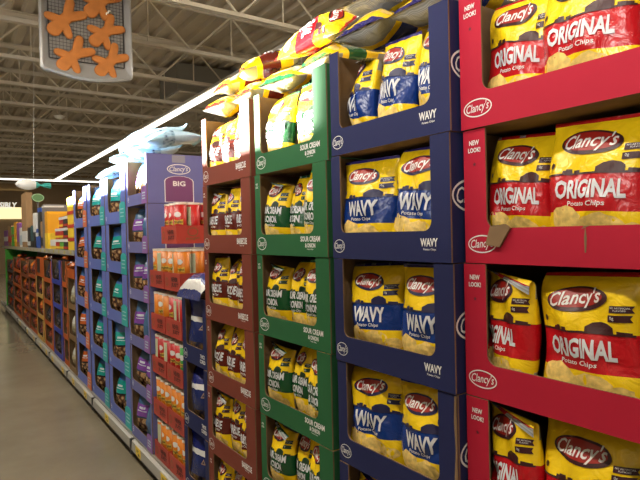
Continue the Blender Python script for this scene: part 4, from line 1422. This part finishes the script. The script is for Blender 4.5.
misc = [
    (8.20, 8.42, 1.83, PT, 'slim brown box left of the grey upper shelf box', [(0.1, 0.4, PK)]),
    (8.45, 8.65, 2.03, PK, 'tall black box with blue top on the upper shelf', [(0.9, 1.0, PB), (0.0, 0.3, PB)]),
    (8.68, 8.90, 1.74, PB, 'blue box on the upper shelf beside the tall black box', [(0.6, 0.8, PW)]),
    (8.93, 9.20, 1.98, PW, 'tall white carton on the upper shelf beside the blue box', [(0.0, 0.45, PK)]),
    (9.23, 9.52, 1.80, PDT, 'dark teal box on the upper shelf with black base', [(0.0, 0.3, PK)]),
    (9.55, 9.90, 1.78, PK, 'black box on the upper shelf beside the tall brown carton', [(0.1, 0.3, PW)]),
    (9.98, 10.65, 2.36, PT, 'tall brown carton rising highest on the upper shelf', [(0.1, 0.3, PW)]),
    (10.7, 11.05, 1.80, PW, 'pale box on the upper shelf left of the tall brown carton', [(0.1, 0.6, mk('pack_ice', (0.4, 0.5, 0.55), 0.5))]),
    (11.1, 11.5, 1.90, PP, 'purple box among the far upper shelf goods', [(0.0, 0.2, PT)]),
    (11.55, 11.95, 1.92, PO, 'orange box beside the purple box on the upper shelf', [(0.2, 0.3, PY)]),
    (12.0, 12.5, 1.85, PG, 'green box beside the orange box on the upper shelf', [(0.5, 0.6, PT)]),
    (12.55, 13.2, 1.88, PT, 'brown box with red print near the upper shelf end', [(0.2, 0.5, PR)]),
    (13.25, 14.2, 1.80, PP, 'dull purple box at the far end of the upper shelf', [(0.3, 0.6, PW)]),
]
for a, b_, z1, m_, lb, tr in misc:
    pack('grocery_box', a, b_, S, z1, XF + 0.02, 0.09 if 'tall' in lb or 'teal' in lb else 0.3, m_, lb, 'box', tr)
# hanging white and teal inflatable, with green oval sign below
prof = [(0.002, 0.0)] + [(0.012 + 0.068 * math.sin(PI * min(1, t / 11 * 1.02)) ** 0.7, 0.36 * t / 12) for t in range(1, 12)] + [(0.03, 0.38), (0.045, 0.47), (0.002, 0.475)]
hb = add('hanging_balloon', MB().lathe(prof, 18, 0, [0] * 9 + [1] * 5).mesh('balloon_skin', [mk('balloon_white', (0.86, 0.86, 0.84), 0.35), mk('balloon_teal', (0.05, 0.45, 0.40), 0.35)], True))
tag(hb, 'white inflatable with teal end hanging over the upper shelf', 'balloon')
hb.location, hb.rotation_euler = (0.85, 9.0, 2.40), (0, PI / 2 + 0.03, 0)
cd = add('cord', MB().tube((-0.07, 0, 0.24), (-(DECK_Z - 2.40), 0, 0.24), 0.0025, 5).mesh('cord', [PW]), hb)
ov = add('oval_sign', MB().prism(ell(0, 0, 0.09, 0.06, 20), 0, 0.01).mesh('oval_sign', [mk('sign_green', (0.12, 0.26, 0.10), 0.5)]))
tag(ov, 'green oval shelf sign standing below the white inflatable', 'sign')
add('rim', art('rim', [(ring2d(0.09, 0.06, 0.012, 24), 0, 0, 0)], [mk('sign_pale_green', (0.35, 0.55, 0.3), 0.5)], on_front()), ov)
add('stalk', MB().tube((0, 0.005, -0.06), (0, 0.005, -0.735), 0.008).mesh('stalk', [PGY]), ov)
ov.location, ov.rotation_euler = (XF + 0.06, 8.915, 2.20), (0, 0, 0.3)

# ================================================================== HANGING GINGERBREAD SIGN
PANM = mk('baking_pan_grey', (0.36, 0.35, 0.34), 0.4, metal=0.35, var=0.05)
PANF = mk('pan_floor_grey', (0.30, 0.28, 0.26), 0.5, metal=0.2)
WIREM = mk('rack_wire', (0.035, 0.03, 0.028), 0.4, metal=0.5)
COOK = mk('gingerbread', (0.50, 0.165, 0.028), 0.75, var=0.12, vscale=14, bump=0.1, bscale=90)
ICING = mk('icing_white', (0.85, 0.83, 0.78), 0.5)
sg = add('hanging_sign', None)
tag(sg, 'hanging baking-sheet sign with gingerbread figures on a wire rack', 'sign')
W2, HT = 0.335, 0.955


def rrect(w, h0, h1, r, bulge=0.0, n=6):
    P = []
    nb = 10
    for k in range(nb + 1):
        t = k / nb
        x_ = -w + r + (2 * w - 2 * r) * t
        P.append((x_, h0 - bulge * math.sin(PI * t)))
    for k in range(1, n + 1):
        t = PI / 2 * k / n
        P.append((w - r + r * math.sin(t), h0 + r - r * math.cos(t)))
    for k in range(n + 1):
        t = PI / 2 * k / n
        P.append((w - r + r * math.cos(t), h1 - r + r * math.sin(t)))
    for k in range(n + 1):
        t = PI / 2 * k / n
        P.append((-w + r - r * math.sin(t), h1 - r + r * math.cos(t)))
    for k in range(n):
        t = PI / 2 * k / n
        P.append((-w + r - r * math.cos(t), h0 + r - r * math.sin(t)))
    return P


out_ = rrect(W2, 0, HT, 0.035, 0.045)
in1 = rrect(W2 - 0.022, 0.024, HT - 0.022, 0.03, 0.03)
in2 = rrect(W2 - 0.055, 0.085, HT - 0.055, 0.03, 0.0)
n = len(out_)
m = MB()
loops = [(out_, 0.012), (out_, -0.030), ([((a[0] + b_[0]) / 2, (a[1] + b_[1]) / 2) for a, b_ in zip(out_, in1)], -0.038), (in1, -0.030), (in2, 0.0)]
for P, y in loops:
    m.v += [(x, y, z) for x, z in P]
for l in range(len(loops) - 1):
    for k in range(n):
        j = (k + 1) % n
        m.f.append((l * n + k, l * n + j, (l + 1) * n + j, (l + 1) * n + k))
        m.m.append(0)
m.f.append(tuple(range(4 * n, 5 * n)))
m.m.append(1)
m.f.append(tuple(range(n - 1, -1, -1)))
m.m.append(0)
add('baking_sheet', m.mesh('baking_sheet', [PANM, PANF]), sg)
rk = MB()
x0, x1, z0, z1 = -W2 + 0.062, W2 - 0.062, 0.10, HT - 0.06
k = 0
x = x0
while x <= x1 + 1e-6:
    rk.tube((x, -0.006, z0), (x, -0.006, z1), 0.0016, 4)
    x += (x1 - x0) / 22
z = z0
while z <= z1:
    rk.tube((x0, -0.008, z), (x1, -0.008, z), 0.0016, 4)
    z += 0.026
for a, b_ in (((x0, z0), (x1, z0)), ((x1, z0), (x1, z1)), ((x1, z1), (x0, z1)), ((x0, z1), (x0, z0))):
    rk.tube((a[0], -0.009, a[1]), (b_[0], -0.009, b_[1]), 0.004, 6)
add('wire_rack', rk.mesh('wire_rack', [WIREM]), sg)


def cookie_mesh():
    caps = [((0, 0.125), (0, 0.125), 0.055), ((0, 0.05), (0, -0.04), 0.046), ((0, 0.03), (-0.098, 0.078), 0.031), ((0, 0.03), (0.098, 0.078), 0.031), ((-0.012, -0.04), (-0.062, -0.128), 0.036), ((0.012, -0.04), (0.062, -0.128), 0.036)]

    def sd(x, z):
        best = 9
        for a, b_, r in caps:
            ax, az = a
            dx, dz = b_[0] - ax, b_[1] - az
            L2 = dx * dx + dz * dz
            t = 0 if L2 == 0 else max(0, min(1, ((x - ax) * dx + (z - az) * dz) / L2))
            best = min(best, math.hypot(x - ax - t * dx, z - az - t * dz) - r)
        return best
    N_ = 96
    outl = []
    for k in range(N_):
        t = 2 * PI * k / N_
        r = 0.24
        while r > 0.02 and sd(r * math.cos(t), r * math.sin(t) + 0.01) > 0:
            r -= 0.002
        outl.append(r)
    outl = [(outl[k - 1] + 2 * outl[k] + outl[(k + 1) % N_]) / 4 for k in range(N_)]
    mb = MB()
    for sc_, y in ((1.0, 0.008), (1.0, -0.002), (0.965, -0.009), (0.88, -0.014), (0.5, -0.0155)):
        for k in range(N_):
            t = 2 * PI * k / N_
            mb.v.append((outl[k] * sc_ * math.cos(t), y, outl[k] * sc_ * math.sin(t) + 0.01))
    for l in range(4):
        for k in range(N_):
            j = (k + 1) % N_
            mb.f.append((l * N_ + k, l * N_ + j, (l + 1) * N_ + j, (l + 1) * N_ + k))
            mb.m.append(0)
    mb.f.append(tuple(range(4 * N_, 5 * N_)))
    mb.m.append(0)
    mb.f.append(tuple(range(N_ - 1, -1, -1)))
    mb.m.append(0)
    return mb.mesh('cookie', [COOK], True)


cme = cookie_mesh()
ice = MB()
for sx in (-1, 1):
    pts = [Vector((sx * (0.100 - 0.006 * k), -0.0165, 0.020 + 0.011 * ((k % 2) * 2 - 1) + 0.02)) for k in range(3)]
    ang = [(sx * 0.088 + 0.010 * (k % 2) - 0.005, -0.0165, 0.016 + 0.012 * k) for k in range(5)]
    for a, b_ in zip(ang[:-1], ang[1:]):
        ice.tube(a, b_, 0.0045, 6)
    an2 = [(sx * 0.052 - 0.022 + 0.011 * k, -0.0165, -0.110 + 0.010 * (k % 2)) for k in range(5)]
    for a, b_ in zip(an2[:-1], an2[1:]):
        ice.tube(a, b_, 0.0045, 6)
ice_me = ice.mesh('icing', [ICING])
SIGN_Y = 6.5
SCX, SCZ, SGS = 1.369, 3.406, 1.4444


# cookies sit on the rack: (x, z) on the sheet, tilt, scale, iced
for x, z, tl, s, iced in ((-0.155, 0.405, 0.72, 0.96, 0), (0.135, 0.360, 0.78, 0.90, 0), (-0.100, 0.140, 0.75, 0.93, 0), (0.165, 0.135, 0.72, 0.90, 0), (0.11, 0.60, 0.70, 1.0, 1), (-0.16, 0.70, 0.75, 1.0, 0)):
    c = add('gingerbread_figure', cme, sg)
    c.location = (x, -0.020, z)
    c.rotation_euler = (0, -(PI - tl), 0)
    c.scale = (s, 1, s)
    if iced:
        ic = add('icing', ice_me, c)
for hx in (-0.25, 0.25):
    add('hanging_wire', MB().tube((hx, 0, HT - 0.01), (hx, 0, (DECK_Z - SCZ) / SGS), 0.003, 5).mesh('hanging_wire', [METALD]), sg)
sg.location = (SCX, SIGN_Y, SCZ)
sg.scale = (SGS, SGS, SGS)

# ------------------------------------------------------------------ tidy up: unused prototypes leave the scene
for o in list(bpy.data.objects):
    if o.parent is None and o.type in {'MESH', 'EMPTY'} and 'label' not in o and 'kind' not in o:
        for ch in list(o.children_recursive):
            bpy.data.objects.remove(ch)
        bpy.data.objects.remove(o)
for o in bpy.data.objects:
    if '_used' in o:
        del o['_used']
